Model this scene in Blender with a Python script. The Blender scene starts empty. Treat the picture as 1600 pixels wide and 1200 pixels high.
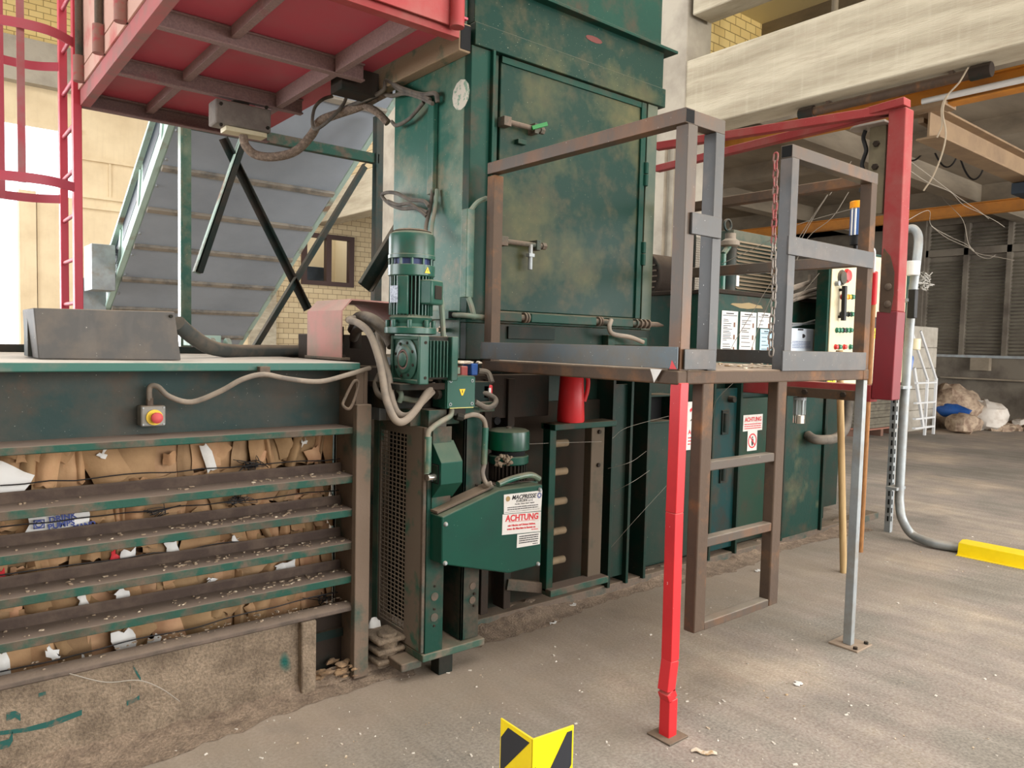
import bpy, bmesh, math, random
from mathutils import Vector, Matrix
S = bpy.context.scene
C = S.collection
rnd = random.Random(7)

# ---------------------------------------------------------------- camera
RIGHT = Vector((0.77630632, -0.62990184, 0.02392007))
DOWN = Vector((-0.01658491, -0.05834402, -0.99815876))
FWD = Vector((0.63013763, 0.77448024, -0.0557397))
EYE = Vector((0, 0, 1.6))
FOC = 1163.557
cam = bpy.data.objects.new('camera', bpy.data.cameras.new('camera'))
C.objects.link(cam)
cam.matrix_world = Matrix(((RIGHT.x, -DOWN.x, -FWD.x, EYE.x), (RIGHT.y, -DOWN.y, -FWD.y, EYE.y), (RIGHT.z, -DOWN.z, -FWD.z, EYE.z), (0, 0, 0, 1)))
cam.data.sensor_fit = 'HORIZONTAL'; cam.data.sensor_width = 36
cam.data.lens = FOC / 1600 * 36
cam.data.clip_start = 0.05; cam.data.clip_end = 200
S.camera = cam

# ---------------------------------------------------------------- daylight: overcast sky through the hall openings, plus added fill lamps
W = bpy.data.worlds.new('world'); S.world = W; W.use_nodes = True
bg = W.node_tree.nodes['Background']
bg.inputs['Color'].default_value = (0.93, 0.96, 1.0, 1)
bg.inputs['Strength'].default_value = 3.0
def area(name, loc, aim, sx, sy, power, col=(1, 1, 1)):
    l = bpy.data.lights.new(name, 'AREA'); l.shape = 'RECTANGLE'; l.size = sx; l.size_y = sy; l.energy = power; l.color = col
    o = bpy.data.objects.new(name, l); C.objects.link(o); o.location = loc
    o.rotation_euler = (Vector(aim) - Vector(loc)).to_track_quat('-Z', 'Y').to_euler()
    return o
area('daylight_gate_front', (6, -7.5, 3.6), (4.2, 3, 0.8), 14, 4.4, 1250, (1.0, 0.97, 0.93))
area('fill_low_bay', (15, -7, 2.4), (15, 6, 1.2), 9, 4, 1100, (1.0, 0.97, 0.92))  # added fill lamp, brightens the low bay floor and shutters
area('fill_upper_room', (9.2, -4, 5.9), (9.2, 6, 6.1), 1.4, 0.9, 420, (1.0, 0.95, 0.82))  # unseen lamp added to brighten the upper brick and ceiling
area('daylight_gate_back', (-1, 17.2, 3.0), (1.5, 5, 2.0), 6, 5, 700, (0.97, 0.98, 1.0))
area('fill_overhead', (2.5, 0.5, 8.2), (2.5, 1.5, 0), 9, 7, 900, (1.0, 0.98, 0.95))  # added overhead fill for the floor; the ceiling has no opening
area('fill_overhead_rear', (2.5, 10, 8.2), (2.5, 10, 0), 8, 8, 700, (1.0, 0.98, 0.95))  # added overhead fill for the floor and conveyor behind the baler
area('fill_left_side', (-9, 9, 3.0), (2, 6, 2), 8, 4, 1000, (0.95, 0.98, 1.0))  # unseen fill lamp added to lift the left side
S.view_settings.view_transform = 'Standard'; S.view_settings.look = 'None'
S.view_settings.exposure = 0.0; S.view_settings.gamma = 1.0
S.view_settings.use_curve_mapping = False
S.cycles.max_bounces = 8; S.cycles.diffuse_bounces = 4; S.cycles.glossy_bounces = 3

# ---------------------------------------------------------------- helpers
def ray(px, py):
    return RIGHT * ((px - 800) / FOC) + DOWN * ((py - 600) / FOC) + FWD
def P(px, py, x=None, y=None, z=None):
    """point of the view ray through a photo pixel on the plane x, y or z = const (metres)"""
    d = ray(px, py)
    t = (x - EYE.x) / d.x if x is not None else (y - EYE.y) / d.y if y is not None else (z - EYE.z) / d.z
    return EYE + d * t

class MB:
    def __init__(s): s.bm = bmesh.new()
    def face(s, pts):
        vs = [s.bm.verts.new(p) for p in pts]; return s.bm.faces.new(vs)
    def box(s, x0, x1, y0, y1, z0, z1):
        v = [s.bm.verts.new((x, y, z)) for x in (x0, x1) for y in (y0, y1) for z in (z0, z1)]
        for q in ((0, 1, 3, 2), (4, 6, 7, 5), (0, 4, 5, 1), (2, 3, 7, 6), (0, 2, 6, 4), (1, 5, 7, 3)): s.bm.faces.new([v[i] for i in q])
        return s
    def hexa(s, a, b):  # two quads of 4 points
        va = [s.bm.verts.new(p) for p in a]; vb = [s.bm.verts.new(p) for p in b]
        s.bm.faces.new(va); s.bm.faces.new(vb[::-1]); n = len(va)
        for i in range(n): s.bm.faces.new([va[i], vb[i], vb[(i + 1) % n], va[(i + 1) % n]])
        return s
    def frame(s, p, q, up):
        d = (Vector(q) - Vector(p)).normalized(); u = Vector(up)
        if abs(d.dot(u)) > .98: u = Vector((0, 1, 0)) if abs(d.y) < .9 else Vector((1, 0, 0))
        r = d.cross(u).normalized(); return r, r.cross(d).normalized(), d
    def beam(s, p, q, w, h, up=(0, 0, 1), t=None):
        """rectangular bar p-q, w sideways, h along up; t = wall thickness of an open tube"""
        p, q = Vector(p), Vector(q); r, u, d = s.frame(p, q, up)
        def ring(o, a, b): return [o + r * x * a + u * y * b for x, y in ((-.5, -.5), (.5, -.5), (.5, .5), (-.5, .5))]
        if not t: return s.hexa(ring(p, w, h), ring(q, w, h))
        o1 = [s.bm.verts.new(v) for v in ring(p, w, h)]; o2 = [s.bm.verts.new(v) for v in ring(q, w, h)]
        i1 = [s.bm.verts.new(v) for v in ring(p, w - 2 * t, h - 2 * t)]; i2 = [s.bm.verts.new(v) for v in ring(q, w - 2 * t, h - 2 * t)]
        for i in range(4):
            j = (i + 1) % 4
            s.bm.faces.new([o1[i], o2[i], o2[j], o1[j]]); s.bm.faces.new([i1[i], i1[j], i2[j], i2[i]])
            s.bm.faces.new([o1[i], o1[j], i1[j], i1[i]]); s.bm.faces.new([o2[i], i2[i], i2[j], o2[j]])
        return s
    def angle(s, p, q, w, h, t, up=(0, 0, 1), fx=1, fy=1):
        """L section along p-q: one leg sideways, one leg up"""
        p, q = Vector(p), Vector(q); r, u, d = s.frame(p, q, up)
        pr = [(0, 0), (w * fx, 0), (w * fx, t * fy), (t * fx, t * fy), (t * fx, h * fy), (0, h * fy)]
        return s.hexa([p + r * a + u * b for a, b in pr], [q + r * a + u * b for a, b in pr])
    def chan(s, p, q, w, h, t, up=(0, 0, 1), f=1):
        """U section: web w wide, legs h long along up*f"""
        p, q = Vector(p), Vector(q); r, u, d = s.frame(p, q, up); u = u * f
        pr = [(-w / 2, 0), (w / 2, 0), (w / 2, h), (w / 2 - t, h), (w / 2 - t, t), (-w / 2 + t, t), (-w / 2 + t, h), (-w / 2, h)]
        return s.hexa([p + r * a + u * b for a, b in pr], [q + r * a + u * b for a, b in pr])
    def ibeam(s, p, q, w, h, t, up=(0, 0, 1)):
        p, q = Vector(p), Vector(q); r, u, d = s.frame(p, q, up); a, b = w / 2, h / 2; k = t / 2
        pr = [(-a, -b), (a, -b), (a, -b + t), (k, -b + t), (k, b - t), (a, b - t), (a, b), (-a, b), (-a, b - t), (-k, b - t), (-k, -b + t), (-a, -b + t)]
        return s.hexa([p + r * x + u * y for x, y in pr], [q + r * x + u * y for x, y in pr])
    def cyl(s, p, q, r, r2=None, n=20):
        p, q = Vector(p), Vector(q); a, u, d = s.frame(p, q, (0, 0, 1)); r2 = r if r2 is None else r2
        c = [(math.cos(2 * math.pi * i / n), math.sin(2 * math.pi * i / n)) for i in range(n)]
        return s.hexa([p + a * x * r + u * y * r for x, y in c], [q + a * x * r2 + u * y * r2 for x, y in c])
    def ringtube(s, p, q, r, t, n=24):
        p, q = Vector(p), Vector(q); a, u, d = s.frame(p, q, (0, 0, 1))
        c = [(math.cos(2 * math.pi * i / n), math.sin(2 * math.pi * i / n)) for i in range(n)]
        R = [[s.bm.verts.new(o + a * x * k + u * y * k) for x, y in c] for o, k in ((p, r), (q, r), (q, r - t), (p, r - t))]
        for A, B in zip(R, R[1:] + R[:1]):
            for i in range(n): s.bm.faces.new([A[i], A[(i + 1) % n], B[(i + 1) % n], B[i]])
        return s
    def lathe(s, o, axis, prof, n=24):
        """prof = [(r, along)], axis unit vector"""
        o = Vector(o); a, u, d = s.frame(o, o + Vector(axis), (0, 0, 1)); rings = []
        for r, h in prof:
            rings.append([s.bm.verts.new(o + d * h + a * r * math.cos(2 * math.pi * i / n) + u * r * math.sin(2 * math.pi * i / n)) for i in range(n)])
        for A, B in zip(rings, rings[1:]):
            for i in range(n): s.bm.faces.new([A[i], A[(i + 1) % n], B[(i + 1) % n], B[i]])
        s.bm.faces.new(rings[0][::-1]); s.bm.faces.new(rings[-1]); return s
    def prism(s, poly, axis, a, b):
        """poly in the two other axes (x,y,z order), from a to b along axis"""
        def m(u, v, w): return {'x': (w, u, v), 'y': (u, w, v), 'z': (u, v, w)}[axis]
        return s.hexa([m(u, v, a) for u, v in poly], [m(u, v, b) for u, v in poly])
    def tube(s, pts, r, n=8, sub=6, closed=False, taper=None):
        pts = [Vector(p) for p in pts]; path = []
        if sub > 1 and len(pts) > 2:
            ext = [pts[-1]] + pts + pts[:2] if closed else [pts[0] * 2 - pts[1]] + pts + [pts[-1] * 2 - pts[-2]]
            for i in range(1, len(ext) - 2):
                a, b, c, d = ext[i - 1:i + 3]
                for k in range(sub):
                    t = k / sub
                    path.append(.5 * ((2 * b) + (c - a) * t + (2 * a - 5 * b + 4 * c - d) * t * t + (3 * b - a - 3 * c + d) * t ** 3))
            if not closed: path.append(pts[-1])
        else: path = pts
        N = len(path); rings = []; u = None
        for i, p in enumerate(path):
            nx = path[(i + 1) % N] if closed else path[min(i + 1, N - 1)]; pv = path[i - 1] if closed else path[max(i - 1, 0)]
            d = (nx - pv)
            d = d.normalized() if d.length > 1e-9 else Vector((0, 0, 1))
            if u is None:
                u = d.orthogonal().normalized()
            u = (u - d * u.dot(d)).normalized(); v = d.cross(u)
            rr = r if taper is None else r * (1 + (taper - 1) * i / max(N - 1, 1))
            rings.append([s.bm.verts.new(p + u * rr * math.cos(2 * math.pi * k / n) + v * rr * math.sin(2 * math.pi * k / n)) for k in range(n)])
        prs = list(zip(rings, rings[1:])) + ([(rings[-1], rings[0])] if closed else [])
        for A, B in prs:
            for k in range(n): s.bm.faces.new([A[k], A[(k + 1) % n], B[(k + 1) % n], B[k]])
        if not closed: s.bm.faces.new(rings[0][::-1]); s.bm.faces.new(rings[-1])
        return s
    def bolt(s, p, nrm, r=.012, h=.01):
        p = Vector(p); d = Vector(nrm).normalized(); return s.cyl(p - d * .002, p + d * h, r, r * .9, 6)
    def blob(s, c, rx, ry, rz, n=10, m=7, jit=.25, seed=0):
        q = random.Random(seed); c = Vector(c); rings = []
        for j in range(1, m):
            th = math.pi * j / m
            rings.append([s.bm.verts.new(c + Vector((rx * math.sin(th) * math.cos(2 * math.pi * i / n), ry * math.sin(th) * math.sin(2 * math.pi * i / n), rz * math.cos(th))) * (1 + q.uniform(-jit, jit))) for i in range(n)])
        t = s.bm.verts.new(c + Vector((0, 0, rz))); b = s.bm.verts.new(c - Vector((0, 0, rz)))
        for A, B in zip(rings, rings[1:]):
            for i in range(n): s.bm.faces.new([A[i], B[i], B[(i + 1) % n], A[(i + 1) % n]])
        for i in range(n):
            s.bm.faces.new([t, rings[0][i], rings[0][(i + 1) % n]]); s.bm.faces.new([b, rings[-1][(i + 1) % n], rings[-1][i]])
        return s
    def build(s, name, mat, parent=None, bevel=0.0, flat=False, seg=2, recalc=True):
        if recalc: bmesh.ops.recalc_face_normals(s.bm, faces=s.bm.faces[:])
        if parent is not None: org = ORG[parent.name]
        else:
            xs = [v.co for v in s.bm.verts]
            org = Vector(((min(v.x for v in xs) + max(v.x for v in xs)) / 2, (min(v.y for v in xs) + max(v.y for v in xs)) / 2, min(v.z for v in xs)))
        for v in s.bm.verts: v.co -= org
        me = bpy.data.meshes.new(name); s.bm.to_mesh(me); s.bm.free(); me.materials.append(mat)
        o = bpy.data.objects.new(name, me); C.objects.link(o)
        if parent is not None: o.parent = parent
        else: o.location = org
        ORG[o.name] = org
        if not flat:
            me.polygons.foreach_set('use_smooth', [True] * len(me.polygons)); me.set_sharp_from_angle(angle=math.radians(38))
        if bevel:
            b = o.modifiers.new('edge', 'BEVEL'); b.width = bevel; b.segments = seg; b.limit_method = 'ANGLE'; b.angle_limit = math.radians(40); b.harden_normals = False
        return o
ORG = {}
def tag(o, label, cat, group=None, kind=None):
    if label: o['label'] = label
    if cat: o['category'] = cat
    if group: o['group'] = group
    if kind: o['kind'] = kind
    return o
def thing(name, label, cat, loc, group=None):
    o = bpy.data.objects.new(name, None); C.objects.link(o); o.location = loc; o.empty_display_size = .1
    ORG[o.name] = Vector(loc); return tag(o, label, cat, group)
def struct(o): o['kind'] = 'structure'; return o
def copy_tree(o, delta, label=None):
    d = o.copy(); C.objects.link(d); d.location = o.location + Vector(delta)
    if label: d['label'] = label
    ORG[d.name] = ORG[o.name] + Vector(delta)
    def kids(src, dst):
        for ch in [c for c in bpy.data.objects if c.parent == src]:
            k = ch.copy(); C.objects.link(k); k.parent = dst; kids(ch, k)
    kids(o, d); return d
def text(name, body, mat, parent, o, ux, uy, size, align='CENTER', shear=0.0, bold=0.0):
    """lettering lying on the plane through o spanned by ux (reading direction) and uy (up)"""
    cu = bpy.data.curves.new(name, 'FONT'); cu.body = body; cu.size = size; cu.align_x = align; cu.align_y = 'CENTER'; cu.extrude = .0006; cu.shear = shear; cu.offset = bold; cu.resolution_u = 3
    cu.materials.append(mat); tc = bpy.data.objects.new(name, cu); C.objects.link(tc)
    me = bpy.data.meshes.new_from_object(tc.evaluated_get(bpy.context.evaluated_depsgraph_get())); me.name = name
    bpy.data.objects.remove(tc); t = bpy.data.objects.new(name, me); C.objects.link(t); t.parent = parent
    ux = Vector(ux).normalized(); uy = Vector(uy).normalized(); n = ux.cross(uy); q = Vector(o) - ORG[parent.name]
    t.matrix_local = Matrix(((ux.x, uy.x, n.x, q.x), (ux.y, uy.y, n.y, q.y), (ux.z, uy.z, n.z, q.z), (0, 0, 0, 1)))
    return t

# ---------------------------------------------------------------- materials
def lin(c): return tuple((v / 255 / 12.92 if v <= 10.3 else ((v / 255 + .055) / 1.055) ** 2.4) for v in c) + (1,)
def mat(name, col, rough=.6, metal=0.0, col2=None, scale=3.0, lo=.45, hi=.65, dust=None, dlo=.3, dhi=.8, chips=None, chip_t=.7, chip_s=60, bump=.0, bscale=40, stretch=(1, 1, 1), spec=.4, grain=.0, streak=None, grime=None):
    """paint or bare surface: two tones in noise patches, dust lying on upward faces, fine chips and bump"""
    m = bpy.data.materials.new(name); m.use_nodes = True; N = m.node_tree.nodes; L = m.node_tree.links
    b = N['Principled BSDF']; b.inputs['Roughness'].default_value = rough; b.inputs['Metallic'].default_value = metal; b.inputs['Specular IOR Level'].default_value = spec
    geo = N.new('ShaderNodeNewGeometry'); pos = geo.outputs['Position']
    mp = N.new('ShaderNodeMapping'); mp.inputs['Scale'].default_value = stretch; L.new(pos, mp.inputs['Vector']); vec = mp.outputs['Vector']
    def noise(sc, det=6, v=vec, ro=.6):
        n = N.new('ShaderNodeTexNoise'); n.inputs['Scale'].default_value = sc; n.inputs['Detail'].default_value = det; n.inputs['Roughness'].default_value = ro; L.new(v, n.inputs['Vector']); return n.outputs['Fac']
    def rng(f, a, c, lo2=0.0, hi2=1.0):
        r = N.new('ShaderNodeMapRange'); r.inputs['From Min'].default_value = a; r.inputs['From Max'].default_value = c; r.inputs['To Min'].default_value = lo2; r.inputs['To Max'].default_value = hi2; r.clamp = True; L.new(f, r.inputs['Value']); return r.outputs['Result']
    def mix(f, a, c):
        x = N.new('ShaderNodeMix'); x.data_type = 'RGBA'
        if hasattr(f, 'links') or not isinstance(f, float): L.new(f, x.inputs['Factor'])
        else: x.inputs['Factor'].default_value = f
        for s_, v in (('A', a), ('B', c)):
            i = [q for q in x.inputs if q.name == s_ and q.type == 'RGBA'][0]
            if isinstance(v, tuple): i.default_value = v
            else: L.new(v, i)
        return [q for q in x.outputs if q.type == 'RGBA'][0]
    def mul(a, c):
        x = N.new('ShaderNodeMath'); x.operation = 'MULTIPLY'; L.new(a, x.inputs[0])
        if isinstance(c, float): x.inputs[1].default_value = c
        else: L.new(c, x.inputs[1])
        return x.outputs[0]
    cur = lin(col); rfac = None
    if col2: cur = mix(rng(noise(scale), lo, hi), cur, lin(col2))
    if streak:
        sm = N.new('ShaderNodeMapping'); sm.inputs['Scale'].default_value = (18, 18, 1.2); L.new(pos, sm.inputs['Vector'])
        cur = mix(mul(rng(noise(1.0, 4, sm.outputs['Vector']), .5, .8), .3), cur, lin(streak))
    if grime: cur = mix(mul(rng(noise(5.5, 8), .48, .66), mul(rng(noise(26, 4), .35, .6, .45, 1.0), .85)), cur, lin(grime))
    if grain: 
        g = rng(noise(90, 3), .3, .7, 1 - grain, 1 + grain); hs = N.new('ShaderNodeHueSaturation'); L.new(g, hs.inputs['Value'])
        if isinstance(cur, tuple): hs.inputs['Color'].default_value = cur
        else: L.new(cur, hs.inputs['Color'])
        cur = hs.outputs['Color']
    if dust:
        sx = N.new('ShaderNodeSeparateXYZ'); L.new(geo.outputs['Normal'], sx.inputs[0])
        f = mul(rng(sx.outputs['Z'], .35, .9), rng(noise(7), dlo, dhi, .35, 1.0))
        cur = mix(f, cur, lin(dust)); rfac = rng(f, 0, 1, rough, .95)
    if chips: cur = mix(rng(noise(chip_s, 2), chip_t, chip_t + .03), cur, lin(chips))
    if isinstance(cur, tuple): b.inputs['Base Color'].default_value = cur
    else: L.new(cur, b.inputs['Base Color'])
    if rfac is not None: L.new(rfac, b.inputs['Roughness'])
    if bump:
        bp = N.new('ShaderNodeBump'); bp.inputs['Strength'].default_value = bump; bp.inputs['Distance'].default_value = .01; L.new(noise(bscale, 5), bp.inputs['Height']); L.new(bp.outputs['Normal'], b.inputs['Normal'])
    return m
DUST = (150, 132, 112)
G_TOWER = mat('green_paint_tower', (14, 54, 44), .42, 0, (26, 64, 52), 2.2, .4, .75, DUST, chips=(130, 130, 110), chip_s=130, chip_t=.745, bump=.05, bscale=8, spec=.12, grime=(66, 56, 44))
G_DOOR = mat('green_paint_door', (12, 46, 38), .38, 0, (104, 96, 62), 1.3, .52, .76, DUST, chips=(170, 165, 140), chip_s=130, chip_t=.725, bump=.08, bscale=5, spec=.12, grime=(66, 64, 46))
G_SIDE = mat('green_paint_dusty_and_lit', (40, 92, 78), .3, 0, (132, 140, 118), 2.6, .5, .74, DUST, chips=(190, 180, 150), chip_t=.715, chip_s=110, bump=.05, bscale=10, spec=.5, grime=(120, 112, 90))  # dust, plus the tower side's bright reflection put into the base green
G_PANEL = mat('green_paint_dull', (46, 64, 62), .55, 0, (82, 74, 66), 2.5, .42, .68, DUST, bump=.1, bscale=30, chips=(140, 140, 130), chip_s=120, chip_t=.74, spec=.15, grime=(78, 68, 58))
G_RAIL = mat('green_paint_worn', (34, 74, 62), .6, 0, (92, 80, 68), 9, .46, .62, (122, 107, 96), dlo=.0, dhi=.35, bump=.15, bscale=60, spec=.2, grime=(70, 60, 50))
G_BODY = mat('green_paint_body', (14, 44, 36), .5, 0, (40, 46, 38), 3, .4, .7, DUST, chips=(120, 120, 100), chip_s=110, chip_t=.735, bump=.08, bscale=14, spec=.15, grime=(50, 43, 35))  # green and grime darkened, carrying some shade under the platform
G_BRIGHT = mat('green_paint_clean', (12, 68, 54), .3, 0, (18, 60, 50), 4, .4, .7, (120, 120, 100), chips=(150, 170, 150), chip_s=130, chip_t=.76, spec=.3)
G_MOTOR = mat('green_paint_motor', (30, 78, 66), .3, 0, (56, 92, 78), 6, .4, .7, (150, 142, 122), spec=.4, grime=(64, 72, 62))
G_DARK = mat('dark_green_and_shade_steel', (18, 34, 30), .6, 0, (54, 45, 38), 4, .4, .65, (110, 96, 80), bump=.1, spec=.2)  # dark green that also puts shade into the colour of recessed parts
DIRTY = mat('dirty_brown_steel', (96, 82, 70), .8, 0, (58, 70, 62), 6, .5, .68, (140, 122, 102), bump=.25, bscale=70, grain=.12)
DIRTY_D = mat('dark_dirty_steel', (52, 44, 38), .85, 0, (36, 44, 40), 5, .5, .7, (104, 90, 76), bump=.2, bscale=60, spec=.15)  # dirt tone darkened further to carry shade under the platform
BASEP = mat('dust_crust_over_green', (136, 120, 102), .95, 0, (108, 94, 79), 7, .4, .65, chips=(26, 84, 76), chip_s=2.6, chip_t=.645, bump=.8, bscale=90, grain=.3)
CRUST = mat('brown_dust_crust', (134, 118, 100), .95, 0, (104, 91, 76), 10, .4, .65, bump=.7, bscale=110, grain=.25)
STEEL = mat('raw_rusty_steel', (80, 70, 61), .48, .1, (116, 82, 56), 4, .54, .74, (150, 140, 125), chips=(170, 160, 150), chip_s=120, chip_t=.73, stretch=(1, 1, .6), grime=(104, 72, 48))
STEEL_D = mat('raw_dark_steel', (68, 68, 68), .45, .15, (96, 86, 78), 4, .5, .72, (150, 140, 125), chips=(190, 190, 185), chip_s=120, chip_t=.74, grime=(70, 64, 60))
RUST = mat('brown_rust_steel', (82, 65, 51), .7, .05, (124, 84, 50), 6, .52, .72, (144, 126, 106), bump=.15, grime=(70, 56, 46))
RED = mat('red_paint_fresh', (206, 40, 46), .4, 0, (190, 34, 42), 3, .45, .65, (200, 120, 110), chips=(235, 200, 195), chip_t=.745)
RED_OLD = mat('red_paint_dusty', (150, 58, 58), .6, 0, (150, 84, 78), 5, .45, .7, (200, 160, 140), chips=(210, 160, 150), chip_s=90, chip_t=.73, bump=.05, spec=.25)
RED_PLAT = mat('red_paint_platform', (184, 74, 90), .55, 0, (172, 88, 98), 3, .45, .75, (180, 150, 132))  # mauve cast is hall haze put into the red
PINK_DUST_LIT = mat('red_paint_dust_and_light', (196, 156, 142), .85, 0, (188, 104, 100), 4, .5, .72, (196, 172, 150), bump=.15)  # pale tone holds both dust and the light on this side
JOIST = mat('joist_dust_over_red', (134, 108, 104), .9, 0, (150, 82, 86), 3, .58, .76, (170, 148, 130), bump=.3, bscale=90, grain=.18)
RED_COVER = mat('red_cover_dusty', (176, 128, 120), .8, 0, (152, 130, 118), 5, .4, .62, (176, 160, 144), bump=.1)
GALV = mat('galvanised_steel', (156, 162, 164), .5, .3, (138, 143, 145), 8, .4, .7, (180, 170, 155), grime=(140, 134, 124))
ALU = mat('aluminium', (225, 226, 226), .45, .15)
CHROME = mat('bright_metal', (210, 205, 195), .2, .9)
RUBBER = mat('dusty_rubber_hose', (104, 96, 86), .8, 0, (72, 68, 64), 12, .4, .65, (150, 138, 122), bump=.15, bscale=120)
RUBBER_P = mat('pale_dusty_conduit', (138, 126, 112), .75, 0, (108, 100, 92), 9, .45, .65, (164, 152, 136), bump=.1)
HOSE_G = mat('green_grey_conduit', (112, 128, 112), .6, 0, (140, 128, 112), 8, .45, .65, (150, 140, 124))
FUZZ = mat('dust_furred_hose', (120, 104, 92), .98, 0, (150, 132, 116), 40, .4, .6, bump=1.0, bscale=160, grain=.25)
BLACK = mat('black_plastic', (22, 22, 24), .5)
HOLE_SHADE = mat('black_inside_shade', (10, 11, 12), .9)  # near-black colour standing in for shade inside openings
CONC = mat('concrete_warm', (190, 181, 160), .9, 0, (156, 146, 126), 1.6, .42, .66, bump=.6, bscale=24, stretch=(1, .3, 3.0), streak=(200, 192, 174), grime=(164, 152, 132))
CONC_G = mat('concrete_grey', (172, 164, 150), .9, 0, (146, 138, 126), 2, .4, .68, bump=.2, bscale=20)
CONC_D = mat('concrete_dark', (146, 134, 116), .9, 0, (118, 108, 94), 1.5, .4, .68, bump=.2, bscale=14, stretch=(.4, 1, 2))
CONC_LOW = mat('concrete_dirty_wall', (120, 112, 100), .95, 0, (84, 76, 68), 1.2, .42, .66, bump=.25, bscale=12)
PANELW = mat('beige_board', (226, 208, 174), .8, 0, (210, 190, 156), 1.5, .4, .7, bump=.05, streak=(200, 180, 150))
CREAM = mat('cream_enamel', (206, 196, 164), .5, 0, (186, 172, 140), 5, .5, .75, DUST)
GREY_UNDER = mat('grey_blue_sheet', (162, 172, 184), .5, .0, (146, 156, 168), 1.2, .4, .7, bump=.03)
MINT = mat('pale_mint_paint', (178, 204, 194), .55, 0, (150, 128, 108), 3, .55, .68, DUST)
NAVY = mat('dark_blue_paint', (24, 38, 52), .5)
ORANGE = mat('orange_crane_paint', (196, 128, 44), .5, 0, (160, 104, 44), 2, .45, .7, DUST)
BROWNS = mat('brown_dusty_paint', (140, 116, 88), .7, 0, (120, 98, 76), 3, .4, .7, (190, 172, 145))
WINF = mat('dark_brown_window_frame', (62, 40, 34), .5)
WHITE = mat('white_plastic', (226, 226, 224), .5)
PAPER = mat('white_paper', (222, 220, 216), .75, 0, (204, 200, 192), 8, .5, .7)
SIGNW = mat('sign_white', (206, 202, 196), .55, 0, (188, 182, 172), 12, .5, .72)
YEL = mat('yellow_paint', (250, 220, 10), .4, 0, (240, 208, 12), 6, .4, .7, (222, 196, 60))
YELB = mat('yellow_sticker', (248, 196, 30), .4)
INKR = mat('red_ink', (200, 40, 48), .6)
INKK = mat('black_ink', (38, 36, 38), .6)
INKB = mat('blue_ink', (52, 66, 128), .6)
BLUE = mat('blue_plastic', (36, 82, 150), .4, 0, (26, 60, 120), 6, .4, .7)
BTN_R = mat('red_button', (206, 40, 40), .35); BTN_G = mat('green_button', (20, 110, 80), .35); BTN_Y = mat('amber_button', (240, 160, 30), .35)
WOOD = mat('pale_wood', (186, 158, 112), .7, 0, (160, 128, 84), 6, .4, .7, stretch=(8, 8, .6))
WOOD_B = mat('brown_wood', (160, 112, 66), .7, 0, (132, 92, 56), 6, .4, .7, stretch=(8, 8, .6))
WIRE = mat('baling_wire', (150, 142, 130), .55, .3)
CABLE_OLD = mat('old_pale_cable', (150, 136, 116), .8)
WIRE_D = mat('dark_wire', (44, 42, 42), .5, .5)
DIRT = mat('loose_dirt', (140, 122, 104), 1, 0, (110, 94, 80), 14, .4, .65, bump=.9, bscale=90, grain=.3)
LITTER = mat('paper_litter', (214, 202, 182), .9, 0, (180, 150, 112), 9, .5, .55)
SACK = mat('dirty_sacking', (178, 158, 136), .9, 0, (126, 104, 88), 6, .42, .64, bump=.5, bscale=18)
SACK_W = mat('white_sack', (214, 206, 196), .8, 0, (184, 170, 156), 5, .5, .7, bump=.3, bscale=20)
BLOCK = mat('grey_concrete_block', (186, 180, 168), .95, 0, (164, 156, 144), 5, .4, .7, bump=.3, bscale=60)
GLASSY = mat('dark_window_glass', (24, 30, 40), .1, 0)
def nodes_of(name, rough=.9):
    m = bpy.data.materials.new(name); m.use_nodes = True; N = m.node_tree.nodes; L = m.node_tree.links
    b = N['Principled BSDF']; b.inputs['Roughness'].default_value = rough; b.inputs['Specular IOR Level'].default_value = .3
    return m, N, L, b
def ramp(N, L, fac, stops):
    r = N.new('ShaderNodeValToRGB'); e = r.color_ramp.elements
    e[0].position, e[0].color = stops[0][0], lin(stops[0][1]); e[1].position, e[1].color = stops[-1][0], lin(stops[-1][1])
    for p, c in stops[1:-1]:
        k = e.new(p); k.color = lin(c)
    L.new(fac, r.inputs['Fac']); return r.outputs['Color']
def brick_mat(name, c1, c2, mortar, axis='x', w=.26, h=.13):
    m, N, L, b = nodes_of(name)
    g = N.new('ShaderNodeNewGeometry'); sx = N.new('ShaderNodeSeparateXYZ'); L.new(g.outputs['Position'], sx.inputs[0])
    cb = N.new('ShaderNodeCombineXYZ'); L.new(sx.outputs['X' if axis == 'x' else 'Y'], cb.inputs['X']); L.new(sx.outputs['Z'], cb.inputs['Y'])
    t = N.new('ShaderNodeTexBrick'); t.inputs['Scale'].default_value = 1; t.inputs['Brick Width'].default_value = w; t.inputs['Row Height'].default_value = h
    t.inputs['Mortar Size'].default_value = .007; t.inputs['Mortar Smooth'].default_value = .2; t.inputs['Color1'].default_value = lin(c1); t.inputs['Color2'].default_value = lin(c2); t.inputs['Mortar'].default_value = lin(mortar)
    L.new(cb.outputs[0], t.inputs['Vector']); L.new(t.outputs['Color'], b.inputs['Base Color'])
    bp = N.new('ShaderNodeBump'); bp.inputs['Strength'].default_value = .5; bp.invert = True; bp.inputs['Distance'].default_value = .01; L.new(t.outputs['Fac'], bp.inputs['Height']); L.new(bp.outputs[0], b.inputs['Normal'])
    return m
BRICK = brick_mat('beige_lime_brick', (212, 194, 158), (198, 178, 142), (140, 122, 98))
BRICK_Y = brick_mat('yellow_lime_brick', (238, 214, 150), (230, 202, 136), (160, 134, 88), w=.25, h=.125)
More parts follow.
